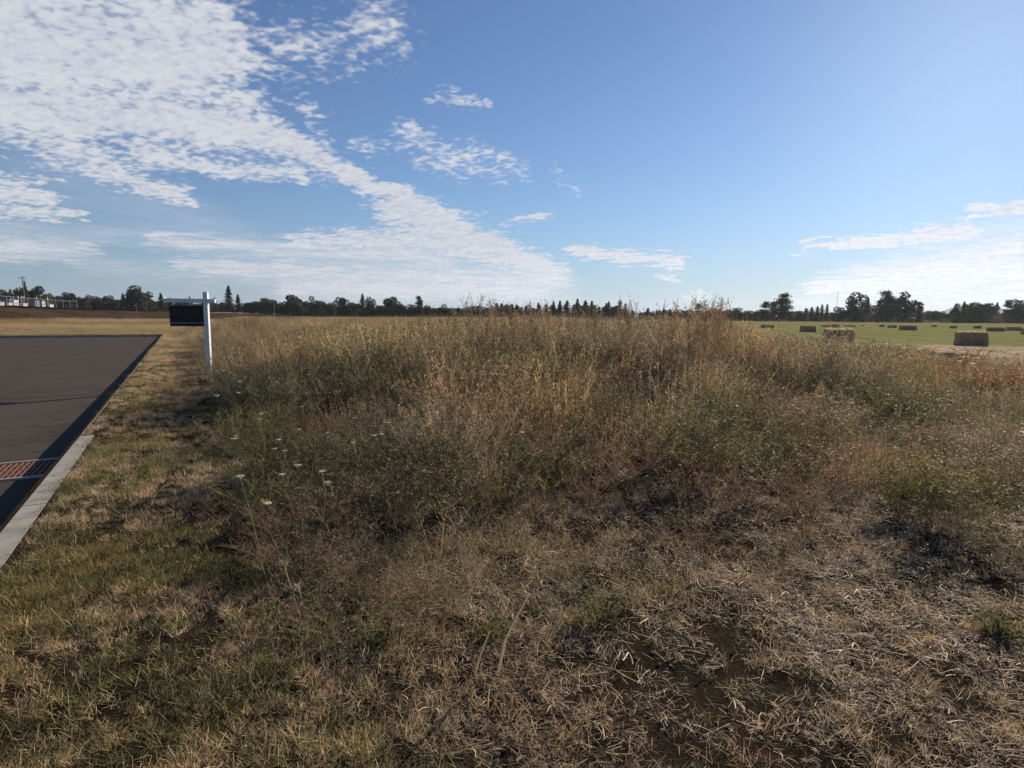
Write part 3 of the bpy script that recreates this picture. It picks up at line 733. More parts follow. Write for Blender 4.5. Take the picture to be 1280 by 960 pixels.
# ------------------------------------------------------------------ things on and behind the bank
Mwood = plain('weathered_pole_wood', (.20, .16, .11), .9, .2, 3)
Mgal = plain('galvanised_steel', (.34, .34, .35), .5, .15, 6, .4)
Mwht = plain('white_enamel', (.74, .74, .74), .4, .06, 2, stain=(.4, .38, .35))
Mgrey = plain('grey_enamel', (.24, .25, .29), .5, .1, 2)
def crest_z(px): 
    return float(np.interp(px, [c_[0] for c_ in crest], [q.z for q in top])), float(np.interp(px, [c_[0] for c_ in crest], [c_[2] for c_ in crest]))
def on_bank(px, dy=8):
    z, D = crest_z(px); q = atd(px, 390, D + dy); q.z = z + .05; return q
# utility pole
q = on_bank(32, 45); q.z -= .2; o = empty('utility_pole', q); tag(o, 'tall wooden utility pole with a cross arm above the white cabinets', 'utility pole')
tp = atd(31.5, 345.5, q.y); H_ = tp.z - q.z
mb = MB(); mb.tube([(0, 0, -.3), (0, 0, H_)], [.17, .12], 8); mb.build('pole', Mwood, o, True)
mb = MB(); mb.box((0, -.16, H_ - .5), (2.4, .12, .14)); mb.build('cross_arm', Mwood, o)
for k in (-1.05, -.45, .45, 1.05):
    mb = MB(); mb.tube([(k, -.16, H_ - .43), (k, -.16, H_ - .2)], [.05, .035], 6); mb.build('insulator', Mgrey, o)
mb = MB(); mb.tube([(.28, -.2, H_ - 2.2), (.28, -.2, H_ - 1.3)], .2, 8); mb.build('transformer', Mgrey, o)
# cabinets
def cabinet(pl, pr, ty, M, lab, kind, dy):
    a = on_bank((pl + pr) / 2, dy); D = a.y; w = (pr - pl) / F * D; h = atd(pl, ty, D).z - a.z
    o = empty('electrical_cabinet', a); tag(o, lab, 'cabinet', 'cabinets inside the substation')
    mb = MB(); mb.box((0, 0, h / 2 + .05), (w, 1.2, h)); bevel(mb.build('body', M, o), .03)
    mb = MB(); mb.box((0, 0, .03), (w + .2, 1.4, .2)); mb.build('plinth', Mgal, o)
    mb = MB(); mb.box((0, 0, h + .09), (w + .1, 1.35, .07)); mb.build('lid', M, o)
    nd = max(1, int(w / .9))
    for k in range(nd):
        mb = MB(); ww = w / nd; mb.box((-w / 2 + ww * (k + .5), -.615, h / 2 + .05), (ww - .08, .03, h - .25)); dd = mb.build('door', M, o)
        mb = MB(); mb.box((-w / 2 + ww * (k + .5) + ww * .35, -.645, h / 2), (.04, .03, .25)); mb.build('handle', Miron, dd)
cabinet(-16, -6, 375, Mwht, 'white cabinet just outside the left edge behind the bank', 0, 14)
cabinet(-2, 3.5, 378, Mwht, 'low white cabinet at the very left edge of the photo', 0, 13)
cabinet(4.5, 16, 374, Mgrey, 'wide bluish grey cabinet at the left, behind a small white box', 0, 18)
cabinet(11.8, 14.6, 379, Mwht, 'small narrow white box in front of the bluish grey cabinet', 0, 11)
cabinet(17.2, 21.8, 375.5, Mwht, 'tall white cabinet left of the utility pole', 0, 12)
cabinet(22.2, 32.5, 379.7, Mwht, 'low wide white cabinet at the foot of the utility pole', 0, 12)
cabinet(43.5, 48, 376, Mgrey, 'grey cabinet behind the left part of the wire fence', 0, 16)
cabinet(49.5, 55.5, 376.5, Mgal, 'greenish grey cabinet behind the wire fence left of the tall fence posts', 0, 16)
cabinet(62.5, 65.5, 381, Mwht, 'tiny white box low behind the middle of the wire fence', 0, 14)
# switchgear posts
for k, (px, ty) in enumerate(((24, 370), (28.5, 370), (31, 370.5), (47, 371), (60.5, 371.5))):
    a = on_bank(px, 15); h = atd(px, ty, a.y).z - a.z; o = empty('bushing_post', a)
    tag(o, ['left slim grey busbar post above the low wide white cabinet', 'middle slim grey busbar post above the low wide white cabinet', 'right slim grey busbar post beside the utility pole',
            'grey busbar post behind the left part of the wire fence', 'tall grey busbar post in the middle of the wire fence'][k], 'post', 'slim grey posts in the substation')
    mb = MB(); mb.tube([(0, 0, 0), (0, 0, h - .5)], .09, 6); mb.build('post', Mgal, o)
    mb = MB()
    for j in range(5): mb.tube([(0, 0, h - .5 + j * .1), (0, 0, h - .42 + j * .1)], [.16, .12], 8)
    mb.build('insulator', Mgal, o)
# chain-link fence
fa, fb = on_bank(-60, 6), on_bank(97, 6); fh = 2.15
o = empty('wire_fence', fa); tag(o, 'grey chain link fence with steel posts on top of the dark bank', 'fence')
nP = 19; prev = None
cp = []
for k in range(nP):
    px = -60 + 157 * k / (nP - 1); q = on_bank(px, 6) - fa; cp.append(q)
    mb = MB(); mb.tube([q + Vector((0, 0, -.2)), q + Vector((0, 0, fh + (.25 if k % 3 == 0 else .05)))], .05, 6); mb.build('post', Mgal, o)
mb = MB()
for a, b in zip(cp, cp[1:]):
    mb.tube([a + Vector((0, 0, fh)), b + Vector((0, 0, fh))], .03, 5)
mb.build('top_rail', Mgal, o)
mb = MB()
for a, b in zip(cp, cp[1:]):
    L = (b - a).length; nn = int(L / .14)
    for i in range(nn):
        for sgn in (1, -1):
            s0 = i / nn; s1 = s0 + sgn * fh / L * .9
            z0, z1 = 0.05, fh
            if s1 > 1: z1 = z0 + (z1 - z0) * (1 - s0) / (s1 - s0); s1 = 1
            if s1 < 0: z1 = z0 + (z1 - z0) * (0 - s0) / (s1 - s0); s1 = 0
            p0 = a.lerp(b, s0) + Vector((0, 0, z0)); p1 = a.lerp(b, s1) + Vector((0, 0, z1)); w_ = Vector((.006, 0, 0))
            mb.add([p0 - w_, p0 + w_, p1 + w_, p1 - w_], [(0, 1, 2, 3)])
mb.build('wire_mesh', Mgal, o)
# white boulder
Mrock = plain('pale_rock', (.55, .52, .47), .9, .2, 1.5, bs=.6)
import bmesh
bm = bmesh.new(); bmesh.ops.create_icosphere(bm, subdivisions=3, radius=1)
for v in bm.verts:
    n_ = 1 + .25 * math.sin(v.co.x * 3 + 1) * math.cos(v.co.y * 4) + .12 * math.sin(v.co.z * 7); v.co *= n_; v.co.z = max(v.co.z, -.4)
me = bpy.data.meshes.new('boulder'); bm.to_mesh(me); bm.free(); me.materials.append(Mrock)
o = bpy.data.objects.new('boulder', me); COL.objects.link(o); q = gp(44, 400.5); o.location = q; D = q.y; o.scale = (4 / F * D, 3 / F * D, 3.6 / F * D)
o.location.z = .5; tag(o, 'pale flat boulder lying in the dry grass below the dark bank', 'boulder')
# thin poles
def thin(px, ty, D, base, lab, M, r_=.09, arm=False):
    a = atd(px, ty, D); o = empty('thin_pole', (a.x, a.y, base)); tag(o, lab, 'pole')
    mb = MB(); mb.tube([(0, 0, -.2), (0, 0, a.z - base)], [r_, r_ * .7], 6); mb.build('pole', M, o)
    mb = MB(); mb.tube([(0, 0, a.z - base), (0, 0, a.z - base + .12)], [r_ * 1.5, r_ * .5], 6); mb.build('cap', M, o)
Myp = plain('yellowed_marker', (.42, .36, .17), .7)
thin(170, 379, 175, 1.2, 'thin grey marker pole on the bank before the largest tree left of the sign', Mgal, .05)
thin(342.5, 379, 250, .3, 'thin yellowed pole standing before the treeline right of the sign', Myp, .1)
thin(681, 369, 300, 0, 'thin grey mast rising above the treeline at centre', Mgal, .08)
thin(1047.5, 364, 305, 0, 'tall thin mast between dark trees behind the bale field', Mwood, .11)

# ------------------------------------------------------------------ plants: prototype clumps
LIB = bpy.data.collections.new('plant_clumps')           # never linked: only sources for the ground cover
def V3(a, e):                                            # direction from azimuth, elevation
    return Vector((math.cos(a) * math.cos(e), math.sin(a) * math.cos(e), math.sin(e)))
def stem_pts(p, d_, L, n, droop=.25):
    pts = [p.copy()]; q = p.copy(); dd = d_.copy()
    for i in range(n):
        dd = (dd + Vector((rnd.gauss(0, .05), rnd.gauss(0, .05), -droop / n * rnd.random()))).normalized(); q = q + dd * (L / n); pts.append(q.copy())
    return pts
def jit(c, k=.25): 
    s_ = rnd.uniform(1 - k, 1 + k); return tuple(x * s_ * rnd.uniform(.93, 1.07) for x in c)
def clump_grass(cols, n=34, R=.16, w=.004, head=True):
    mb = MB()
    for i in range(n):
        a = rnd.uniform(0, 6.283); rr = R * rnd.random() ** .6; p = Vector((math.cos(a) * rr, math.sin(a) * rr, 0))
        L = rnd.uniform(.55, 1.05); mb.cur = jit(rnd.choice(cols)); pts = stem_pts(p, V3(a + rnd.uniform(-.7, .7), math.radians(rnd.uniform(62, 89))), L, 4, .3)
        mb.ribbon(pts, w)
        if head and rnd.random() < .7:
            mb.cur = jit(rnd.choice(cols), .3)
            for k in range(9):
                t_ = rnd.uniform(.68, 1.0); j = t_ * 4; i0 = min(int(j), 3); q = pts[i0].lerp(pts[i0 + 1], j - i0)
                mb.leaf(q, V3(rnd.uniform(0, 6.28), rnd.uniform(.5, 1.4)), rnd.uniform(.025, .05), .007)
        for k in range(2):
            q = pts[rnd.choice((1, 2))]; mb.leaf(q, V3(rnd.uniform(0, 6.28), rnd.uniform(.1, 1.0)), rnd.uniform(.1, .2), .006)
    return mb
def clump_forb(cols, leafc, stems=7, br=8, R=.14, leafs=7, ll=.03, lw=.007, up=(58, 86), bud=True):
    mb = MB()
    for i in range(stems):
        a = rnd.uniform(0, 6.283); rr = R * rnd.random() ** .6; p = Vector((math.cos(a) * rr, math.sin(a) * rr, 0))
        L = rnd.uniform(.7, 1.05); sc = jit(rnd.choice(cols)); mb.cur = sc
        pts = stem_pts(p, V3(a, math.radians(rnd.uniform(*up))), L, 4, .15); mb.ribbon(pts, .006)
        for b in range(br):
            t_ = rnd.uniform(.22, .98); j = t_ * 4; i0 = min(int(j), 3); q = pts[i0].lerp(pts[i0 + 1], j - i0)
            bl = rnd.uniform(.14, .38) * (1.15 - t_ * .6); mb.cur = sc; bp = stem_pts(q, V3(rnd.uniform(0, 6.28), math.radians(rnd.uniform(25, 70))), bl, 2, .0); mb.ribbon(bp, .0035)
            for k in range(leafs):
                s_ = rnd.random(); q2 = bp[0].lerp(bp[-1], s_); mb.cur = jit(rnd.choice(leafc), .35)
                mb.leaf(q2, V3(rnd.uniform(0, 6.28), rnd.uniform(-.2, 1.3)), ll * rnd.uniform(.6, 1.4), lw * rnd.uniform(.7, 1.4))
            if bud:
                mb.cur = jit(rnd.choice(leafc), .3)
                for k in range(3): mb.leaf(bp[-1], V3(rnd.uniform(0, 6.28), rnd.uniform(0, 1.5)), .016, .011)
    mb.v = [(p[0], p[1], p[2] if p[2] < .95 else .95 + (p[2] - .95) * .3) for p in mb.v]      # keep the odd shoot from overtopping the stand
    return mb
TAN = [(.58, .43, .245), (.48, .34, .18), (.66, .52, .32)]
ORG = [(.47, .30, .155), (.39, .245, .125), (.52, .35, .19)]
BRN = [(.25, .175, .11), (.32, .23, .15), (.19, .135, .088)]
GRY = [(.36, .28, .18), (.43, .34, .22), (.28, .22, .14)]
GRN = [(.100, .100, .040), (.135, .125, .052), (.075, .080, .034)]
GGR = [(.20, .18, .105), (.25, .22, .13), (.15, .14, .082)]
YGR = [(.30, .25, .10), (.36, .30, .13), (.22, .19, .075)]
RED = [(.27, .125, .068), (.33, .165, .085), (.21, .095, .06)]
Mv = veg('dry_weed_stems', .42, (.98, .86, .78), .22, patch2=(.78, .92, .74), rough=.6)
Mst_ = veg('straw_stems', .3, (.95, .85, .78), .8, rough=.6, bright=1.3)
Mgv = veg('green_weed_leaves', .42, (1.1, .95, .85), .3, bright=1.5)
def lib(colname, meshes, M):
    c = bpy.data.collections.new(colname)
    for i, mb in enumerate(meshes):
        o = bpy.data.objects.new('%s_%02d' % (colname, i), mb.mesh(colname, M, col=True)); c.objects.link(o)
    return c
def scatter(name, pts, rots, scl, idx, coll, label, cat):
    me = bpy.data.meshes.new(name); me.from_pydata([tuple(p) for p in pts], [], [])
    for nm, ty, arr, key in (('rot', 'FLOAT_VECTOR', rots, 'vector'), ('scl', 'FLOAT_VECTOR', scl, 'vector'), ('pick', 'INT', idx, 'value')):
        at = me.attributes.new(nm, ty, 'POINT'); at.data.foreach_set(key, np.ascontiguousarray(arr, dtype=np.int32 if ty == 'INT' else np.float32).ravel())
    o = bpy.data.objects.new(name, me); COL.objects.link(o)
    ng = bpy.data.node_groups.new(name, 'GeometryNodeTree')
    ng.interface.new_socket('Geometry', in_out='INPUT', socket_type='NodeSocketGeometry'); ng.interface.new_socket('Geometry', in_out='OUTPUT', socket_type='NodeSocketGeometry')
    N_ = ng.nodes; gi = N_.new('NodeGroupInput'); go_ = N_.new('NodeGroupOutput'); ip = N_.new('GeometryNodeInstanceOnPoints'); ci = N_.new('GeometryNodeCollectionInfo')
    ci.inputs['Collection'].default_value = coll; ci.inputs['Separate Children'].default_value = True; ci.inputs['Reset Children'].default_value = True
    ip.inputs['Pick Instance'].default_value = True
    def na(nm, ty):
        x = N_.new('GeometryNodeInputNamedAttribute'); x.data_type = ty; x.inputs['Name'].default_value = nm; return x.outputs['Attribute']
    L = ng.links; L.new(gi.outputs[0], ip.inputs['Points']); L.new(ci.outputs[0], ip.inputs['Instance']); L.new(na('pick', 'INT'), ip.inputs['Instance Index'])
    e2r = N_.new('FunctionNodeEulerToRotation'); L.new(na('rot', 'FLOAT_VECTOR'), e2r.inputs[0]); L.new(e2r.outputs[0], ip.inputs['Rotation'])
    L.new(na('scl', 'FLOAT_VECTOR'), ip.inputs['Scale']); L.new(ip.outputs[0], go_.inputs[0])
    md = o.modifiers.new('scatter', 'NODES'); md.node_group = ng
    tag(o, label, cat, kind='stuff'); print(name, len(pts)); return o

# --- sampling
def sample(z0, z1, dens, umax=1.25):
    """random ground points, forward distance z0..z1, dens per square metre"""
    n = int(umax * (z1 ** 2 - z0 ** 2) * dens); y = np.sqrt(rng.uniform(z0 ** 2, z1 ** 2, n)); x = rng.uniform(-umax, umax, n) * y
    return x, y
rn = np.array(RN); rd_ = np.array(RD)
def across(x, y): return x * rn[0] + y * rn[1]
def along(x, y): return x * rd_[0] + y * rd_[1]
from functools import reduce
def right_limit(x, y):                # True where the weed field stands (left of / before the hay field)
    bx = np.interp(y, [0, 14, 19, 24, 28, 33, 46, 80, 370], [95, 75, 50, 30, 22, 15.5, 11.5, 10, 20])
    return x < bx + (vnoise(x, y, .5) - .5) * 3
U_H = [-1.3, -.6, -.5, -.35, -.2, -.08, .1, .3, .37, .45, .55, .75, 1.3]
V_H = [.80, .80, .88, 1.12, 1.24, 1.32, 1.33, 1.34, 1.28, 1.14, 1.0, .80, .65]
def heightf(x, y):
    u = x / y; a = across(x, y) - LE
    h = np.interp(u, U_H, V_H) * np.interp(y, [2.5, 4, 5, 6, 7.5, 9.5, 12, 60], [.15, .24, .36, .50, .70, .92, 1.03, 1.03])
    h = h * np.interp(y, [12, 30, 60, 200], [1, .93, .88, .85])
    h = np.where(u > .42, h * np.interp(y, [10, 22], [1, .66]), h)
    h = h * np.where((u < -.03) & (y < 6.5), 1.0 + .45 * np.clip((6.5 - y) / 2, 0, 1), 1)
    h = h * np.where((x > 9) & (y > 21), .42, 1) * np.where((u > .74) & (y > 12.5), .42, 1)
    far_left = np.interp(y, [18, 30], [0, 1]) * (u < .05); h = h * (1 - far_left) + far_left * np.maximum(h, .95)
    h = h * np.clip(.62 + a * .5, .5, 1)
    return h * (.80 + .36 * vnoise(x, y, .55)) * np.where(y < 10, .62 + .72 * vnoise(x, y, 1.5), .85 + .3 * vnoise(x, y, 1.9))

LIBW = [clump_grass(TAN) for _ in range(3)] + [clump_grass(ORG) for _ in range(2)] + \
       [clump_forb(BRN, BRN + GRY) for _ in range(3)] + [clump_forb(GRY, GRY + GGR) for _ in range(3)] + \
       [clump_forb(BRN + GGR, GGR + GRN, leafs=9, ll=.034) for _ in range(3)] + [clump_forb(GRN, YGR + GRN, leafs=9, ll=.04) for _ in range(2)]
CW = lib('weed_clump', LIBW, Mv)
def weeds(x, y, seedk=0):
    n = len(x); k = vnoise(x, y, .35); k2 = vnoise(x + 50, y, .8); r1 = rng.random(n); idx = np.zeros(n, int)
    u = x / y
    # share of each kind drifts over the field
    pn = lambda o, f: np.exp(7.0 * (vnoise(x + o, y + 2 * o, f) - .5))
    lf = (u < .02) & (y > 16)
    wg = .26 * pn(3, .45) + .6 * lf; wo = .22 * pn(17, .5) + .5 * lf; wb = .42 * pn(31, .5); wy = .40 * pn(47, .45); wgg = .32 * pn(61, .5); wgr = .20 * pn(83, .6) + .3 * (u < -.15) * (y < 16)
    Wt = np.stack([wg, wo, wb, wy, wgg, wgr]); Wt = Wt / Wt.sum(0); cum = np.cumsum(Wt, 0); kind = (r1[None] > cum).sum(0).clip(0, 5)
    lo = np.array([0, 3, 5, 8, 11, 14]); hi = np.array([3, 5, 8, 11, 14, 16]); idx = lo[kind] + (rng.random(n) * (hi - lo)[kind]).astype(int)
    return idx, kind
px_, py_ = [], []
for z0, z1, dn in ((2.6, 6, 42), (6, 12, 26), (12, 22, 13), (22, 45, 5.5), (45, 110, 1.7), (110, 190, .55)):
    x, y = sample(z0, z1, dn); px_.append(x); py_.append(y)
x = np.concatenate(px_); y = np.concatenate(py_)
a = across(x, y) - LE - (vnoise(x, y, 1.3) - .5) * .35
front = np.interp(x / y, [-.5, -.35, -.2, 0, .2, .4, .6, .9, 1.3], [2.3, 2.4, 2.9, 3.8, 4.3, 4.3, 3.9, 3.6, 3.5])
keep = (a > .02) & right_limit(x, y)
pr = np.clip((y - front + .5 + (vnoise(x, y, .9) - .5) * 2.6) / 1.6, .10, 1) * np.clip(.42 + vnoise(x, y, .7) * 1.5, 0, 1)
# stay clear of the bank and the meadow beyond the road end
keep &= rng.random(len(x)) < pr * np.where((x / y > .76) & (y > 12.5), .35, 1) * np.where((x / y > -.32) & (y < 5), .6, 1)
keep &= ~((along(x, y) > END + 6) & (across(x, y) < LE + .2 + (along(x, y) - END) * .10))
x, y = x[keep], y[keep]
H = heightf(x, y); idx, kind = weeds(x, y)
n = len(x); hh = H * rng.uniform(.7, 1.15, n); tall = rng.random(n) < .03; hh = np.where(tall, hh * rng.uniform(1.1, 1.22, n), hh)
hh = np.minimum(hh, np.interp(x / y, [-.3, 0], [1.36, 1.56]) + rng.uniform(-.08, .05, n))
wid = np.clip(hh, .38, None) * rng.uniform(.9, 1.35, n) * np.interp(y, [10, 40, 120], [1, 1.4, 2.4])
ok = hh > .08
pts = np.stack([x, y, np.zeros(n)], 1)[ok]; rot_ = np.stack([rng.normal(0, .09, n), rng.normal(0, .09, n), rng.uniform(0, 6.28, n)], 1)[ok]
scatter('tall_weeds', pts, rot_, np.stack([wid, wid, hh], 1)[ok], idx[ok], CW, 'dense tangle of tall dry brown and olive weeds covering the vacant lot', 'weeds')

# --- dry meadow behind the road end and along the bank
MEAD = lib('meadow_grass_clump', [clump_grass(TAN, 40, .35, .006) for _ in range(2)] + [clump_grass(YGR + TAN, 40, .35, .006, False) for _ in range(3)] + [clump_grass(ORG + BRN, 40, .35, .006) for _ in range(2)], Mv)
n0 = 30000; al = END + .4 + 110 * rng.random(n0) ** 1.6; ac = rng.uniform(-75, 6, n0)
x = al * rd_[0] + ac * rn[0]; y = al * rd_[1] + ac * rn[1]
lim = np.interp(x / y, [-1.6, -.9, -.6, -.3], [50, 72, 95, 150])
keep = (ac < LE + (al - END) * .12) & (y < lim) & (y > 5) & (x / y > -1.4)
x, y, al, ac = x[keep], y[keep], al[keep], ac[keep]; n = len(x)
farb = np.clip((al - END - 18) / 25, 0, 1); hh = (.10 + .10 * rng.random(n)) * (1 - farb) + farb * rng.uniform(.25, .7, n) * (.5 + vnoise(x, y, .12))
k = vnoise(x, y, .09) + .25 * farb + rng.normal(0, .08, n)
idx = np.where(k > .62, rng.integers(0, 2, n), np.where(k > .38, rng.integers(2, 5, n), np.where(farb > .4, rng.integers(5, 7, n), rng.integers(2, 5, n))))
wid = rng.uniform(.6, 1.1, n) * np.interp(y, [20, 80], [.8, 1.6])
scatter('meadow_grass', np.stack([x, y, np.zeros(n)], 1), np.stack([rng.normal(0, .08, n), rng.normal(0, .08, n), rng.uniform(0, 6.28, n)], 1), np.stack([wid, wid, hh], 1), idx, MEAD, 'short yellowed meadow grass beyond the end of the road', 'grass')

# --- mown verge
Mclod = plain('soil_clods', (.15, .115, .085), .95, .35, 20, spec=0.0)
def clump_turf(cols, n=40, R=.055, L0=.045, w=.0022, flat=(20, 80)):
    mb = MB()
    for i in range(n):
        a = rnd.uniform(0, 6.283); rr = R * rnd.random() ** .5; p = Vector((math.cos(a) * rr, math.sin(a) * rr, -.003)); L = L0 * rnd.uniform(.5, 1.4)
        mb.cur = jit(rnd.choice(cols), .3); mb.ribbon(stem_pts(p, V3(rnd.uniform(0, 6.28), math.radians(rnd.uniform(*flat))), L, 2, .5), w * rnd.uniform(.7, 1.3))
    return mb
TURF = [clump_turf(GRN + GRN + YGR) for _ in range(3)] + [clump_turf(YGR + GRN) for _ in range(2)] + [clump_turf(TAN + GRY) for _ in range(3)] + [clump_turf(TAN + BRN, L0=.05) for _ in range(2)]
CT = lib('turf_tuft', TURF, Mgv)
xs_, ys_ = [], []
for z0, z1, dn in ((.6, 3.2, 420), (3.2, 6, 330), (6, 12, 190), (12, 42, 80)):
    n0 = int(dn * 2.2 * (z1 - z0) * 1.9); al = rng.uniform(z0 * .6, z1 * 1.35, int(n0 * 1.3)); ac = rng.uniform(KO + .02, LE + .45, len(al))
    x = al * rd_[0] + ac * rn[0]; y = al * rd_[1] + ac * rn[1]; kk = (y > z0) & (y < z1) & (al < END + 14)
    kk &= ac + rng.uniform(0, .5, len(al)) < LE + .42
    kk &= (ac > KI + .01 + .05 * vnoise(x, y, 3) - np.where(along(x, y) > KA, KI - KO - .05, 0))
    xs_.append(x[kk]); ys_.append(y[kk])
# verge also runs beside and behind the camera
n0 = 5000; al = rng.uniform(-2.5, 1.2, n0); ac = rng.uniform(KI + .02, LE + .2, n0); xs_.append(al * rd_[0] + ac * rn[0]); ys_.append(al * rd_[1] + ac * rn[1])
x = np.concatenate(xs_); y = np.concatenate(ys_); n = len(x)
g = vnoise(x, y, 1.6) * .5 + vnoise(x, y, 4.5) * .5 + rng.normal(0, .17, n) + .02 - np.interp(y, [3.5, 7, 14], [0.0, .12, .24]) - np.clip((across(x, y) - LE + .5) * .25, 0, .2)
g = g - .10 * np.exp(-((across(x, y) - (KI + LE) / 2 - .1) / .28) ** 2) * np.interp(y, [3, 6], [.2, 1])
idx = np.where(g > .50, rng.integers(0, 3, n), np.where(g > .40, rng.integers(3, 5, n), np.where(g > .28, rng.integers(5, 8, n), rng.integers(8, 10, n))))
keep = rng.random(n) < np.clip(.24 + vnoise(x, y, 3.0) * 1.2, 0, 1); x, y, idx, g = x[keep], y[keep], idx[keep], g[keep]; n = len(x)
sc = np.interp(y, [3, 20], [1, 1.6]) * rng.uniform(.7, 1.25, n) * (.72 + .9 * np.clip(g - .35, 0, .5)) * (.65 + .8 * vnoise(x, y, 6.5)); 
scatter('mown_grass', np.stack([x, y, np.zeros(n)], 1), np.stack([rng.normal(0, .2, n), rng.normal(0, .2, n), rng.uniform(0, 6.28, n)], 1), np.stack([sc * 1.15, sc * 1.15, sc], 1), idx, CT, 'short mown verge of patchy green and dry grass beside the kerb', 'grass')

# --- straw litter
def bent(p, d_, L):
    k = Vector((rnd.gauss(0, .35), rnd.gauss(0, .35), -.25)); return [p, p + d_ * L * .35, p + d_ * L * .68 + k * L * .15, p + d_ * L + k * L * .5]
def clods(n=9):
    mb = MB(); mb.cur = (1, 1, 1)
    for i in range(n):
        r_ = rnd.uniform(.004, .013); c = Vector((rnd.gauss(0, .07), rnd.gauss(0, .07), r_ * .2)); bm = bmesh.new(); bmesh.ops.create_icosphere(bm, subdivisions=1, radius=r_)
        mb.add([c + Vector((v.co.x * rnd.uniform(.7, 1.4), v.co.y * rnd.uniform(.7, 1.4), v.co.z * rnd.uniform(.4, .9))) for v in bm.verts], [[v.index for v in f.verts] for f in bm.faces]); bm.free()
    return mb
def clump_litter(cols, n=30, R=.12, L0=.10, w=.0028):
    mb = MB()
    for i in range(n):
        a = rnd.uniform(0, 6.283); rr = R * rnd.random() ** .5; z = rnd.uniform(.003, .03); p = Vector((math.cos(a) * rr, math.sin(a) * rr, z)); L = L0 * rnd.uniform(.3, 1.4) * (1.6 if rnd.random() < .05 else 1)
        mb.cur = jit(rnd.choice(cols), .35); q = rnd.uniform(0, 6.283) if rnd.random() < .5 else rnd.gauss(.2, .6)
        mb.ribbon(bent(p, V3(q, math.radians(rnd.uniform(-8, 32))), L), w * rnd.uniform(.6, 1.6), side=Vector((-math.sin(q), math.cos(q), rnd.uniform(-.5, .5))).normalized(), taper=.8)
    return mb
CL = lib('litter_tuft', [clump_litter(TAN + GRY, 64, .12, .045, .0015) for _ in range(3)] + [clump_litter(TAN + BRN, 20, .13, .08, .0024)] + [clump_litter(BRN + GRY, 60, .11, .045, .0015) for _ in range(3)] +
         [clump_turf(TAN + GRY, 30, .06, .075, .0024, (10, 75)) for _ in range(3)] + [clump_turf(ORG + TAN, 30, .055, .065, .0024, (15, 80)) for _ in range(2)] + [clump_turf(GRN + YGR, 26, .05, .06, .0026, (10, 75)) for _ in range(2)], Mst_)
xs_, ys_ = [], []
for z0, z1, dn in ((.9, 3.2, 330), (3.2, 5.5, 230), (5.5, 9, 90)):
    x, y = sample(z0, z1, dn, 1.3); xs_.append(x); ys_.append(y)
x, y = sample(14, 30, 9, 1.3); kk = (x / y > .62); xs_.append(x[kk]); ys_.append(y[kk])
x = np.concatenate(xs_); y = np.concatenate(ys_); keep = across(x, y) > LE - .25 + rng.uniform(0, .5, len(x)); x, y = x[keep], y[keep]; n = len(x)
dn_ = np.clip(.30 + vnoise(x, y, 1.1) * .6 + (vnoise(x, y, 3.7) - .4) * .9, .36, 1); keep = rng.random(n) < dn_; x, y = x[keep], y[keep]; n = len(x)
k = vnoise(x + 9, y, 1.4) + rng.normal(0, .12, n); k2 = rng.random(n)
idx = np.where(k2 < .24, rng.integers(0, 4, n), np.where(k2 < .42, rng.integers(4, 7, n), np.where(k < .32, rng.integers(12, 14, n), np.where(k < .62, rng.integers(7, 10, n), rng.integers(10, 12, n)))))
sc = rng.uniform(.7, 1.3, n) * np.interp(y, [1, 2.8], [.6, 1])
for q in range(3):
    o = bpy.data.objects.new('litter_tuft_9%d' % q, clods().mesh('clods', Mclod)); CL.objects.link(o)
sel = rng.random(n) < .10; idx = np.where(sel, rng.integers(14, 17, n), idx)
scatter('straw_litter', np.stack([x, y, np.zeros(n)], 1), np.stack([rng.normal(0, .08, n), rng.normal(0, .08, n), rng.normal(-.4, .7, n)], 1), np.stack([sc, sc, sc], 1), idx, CL, 'dead straw stems and short dry tufts littering dark soil', 'straw')

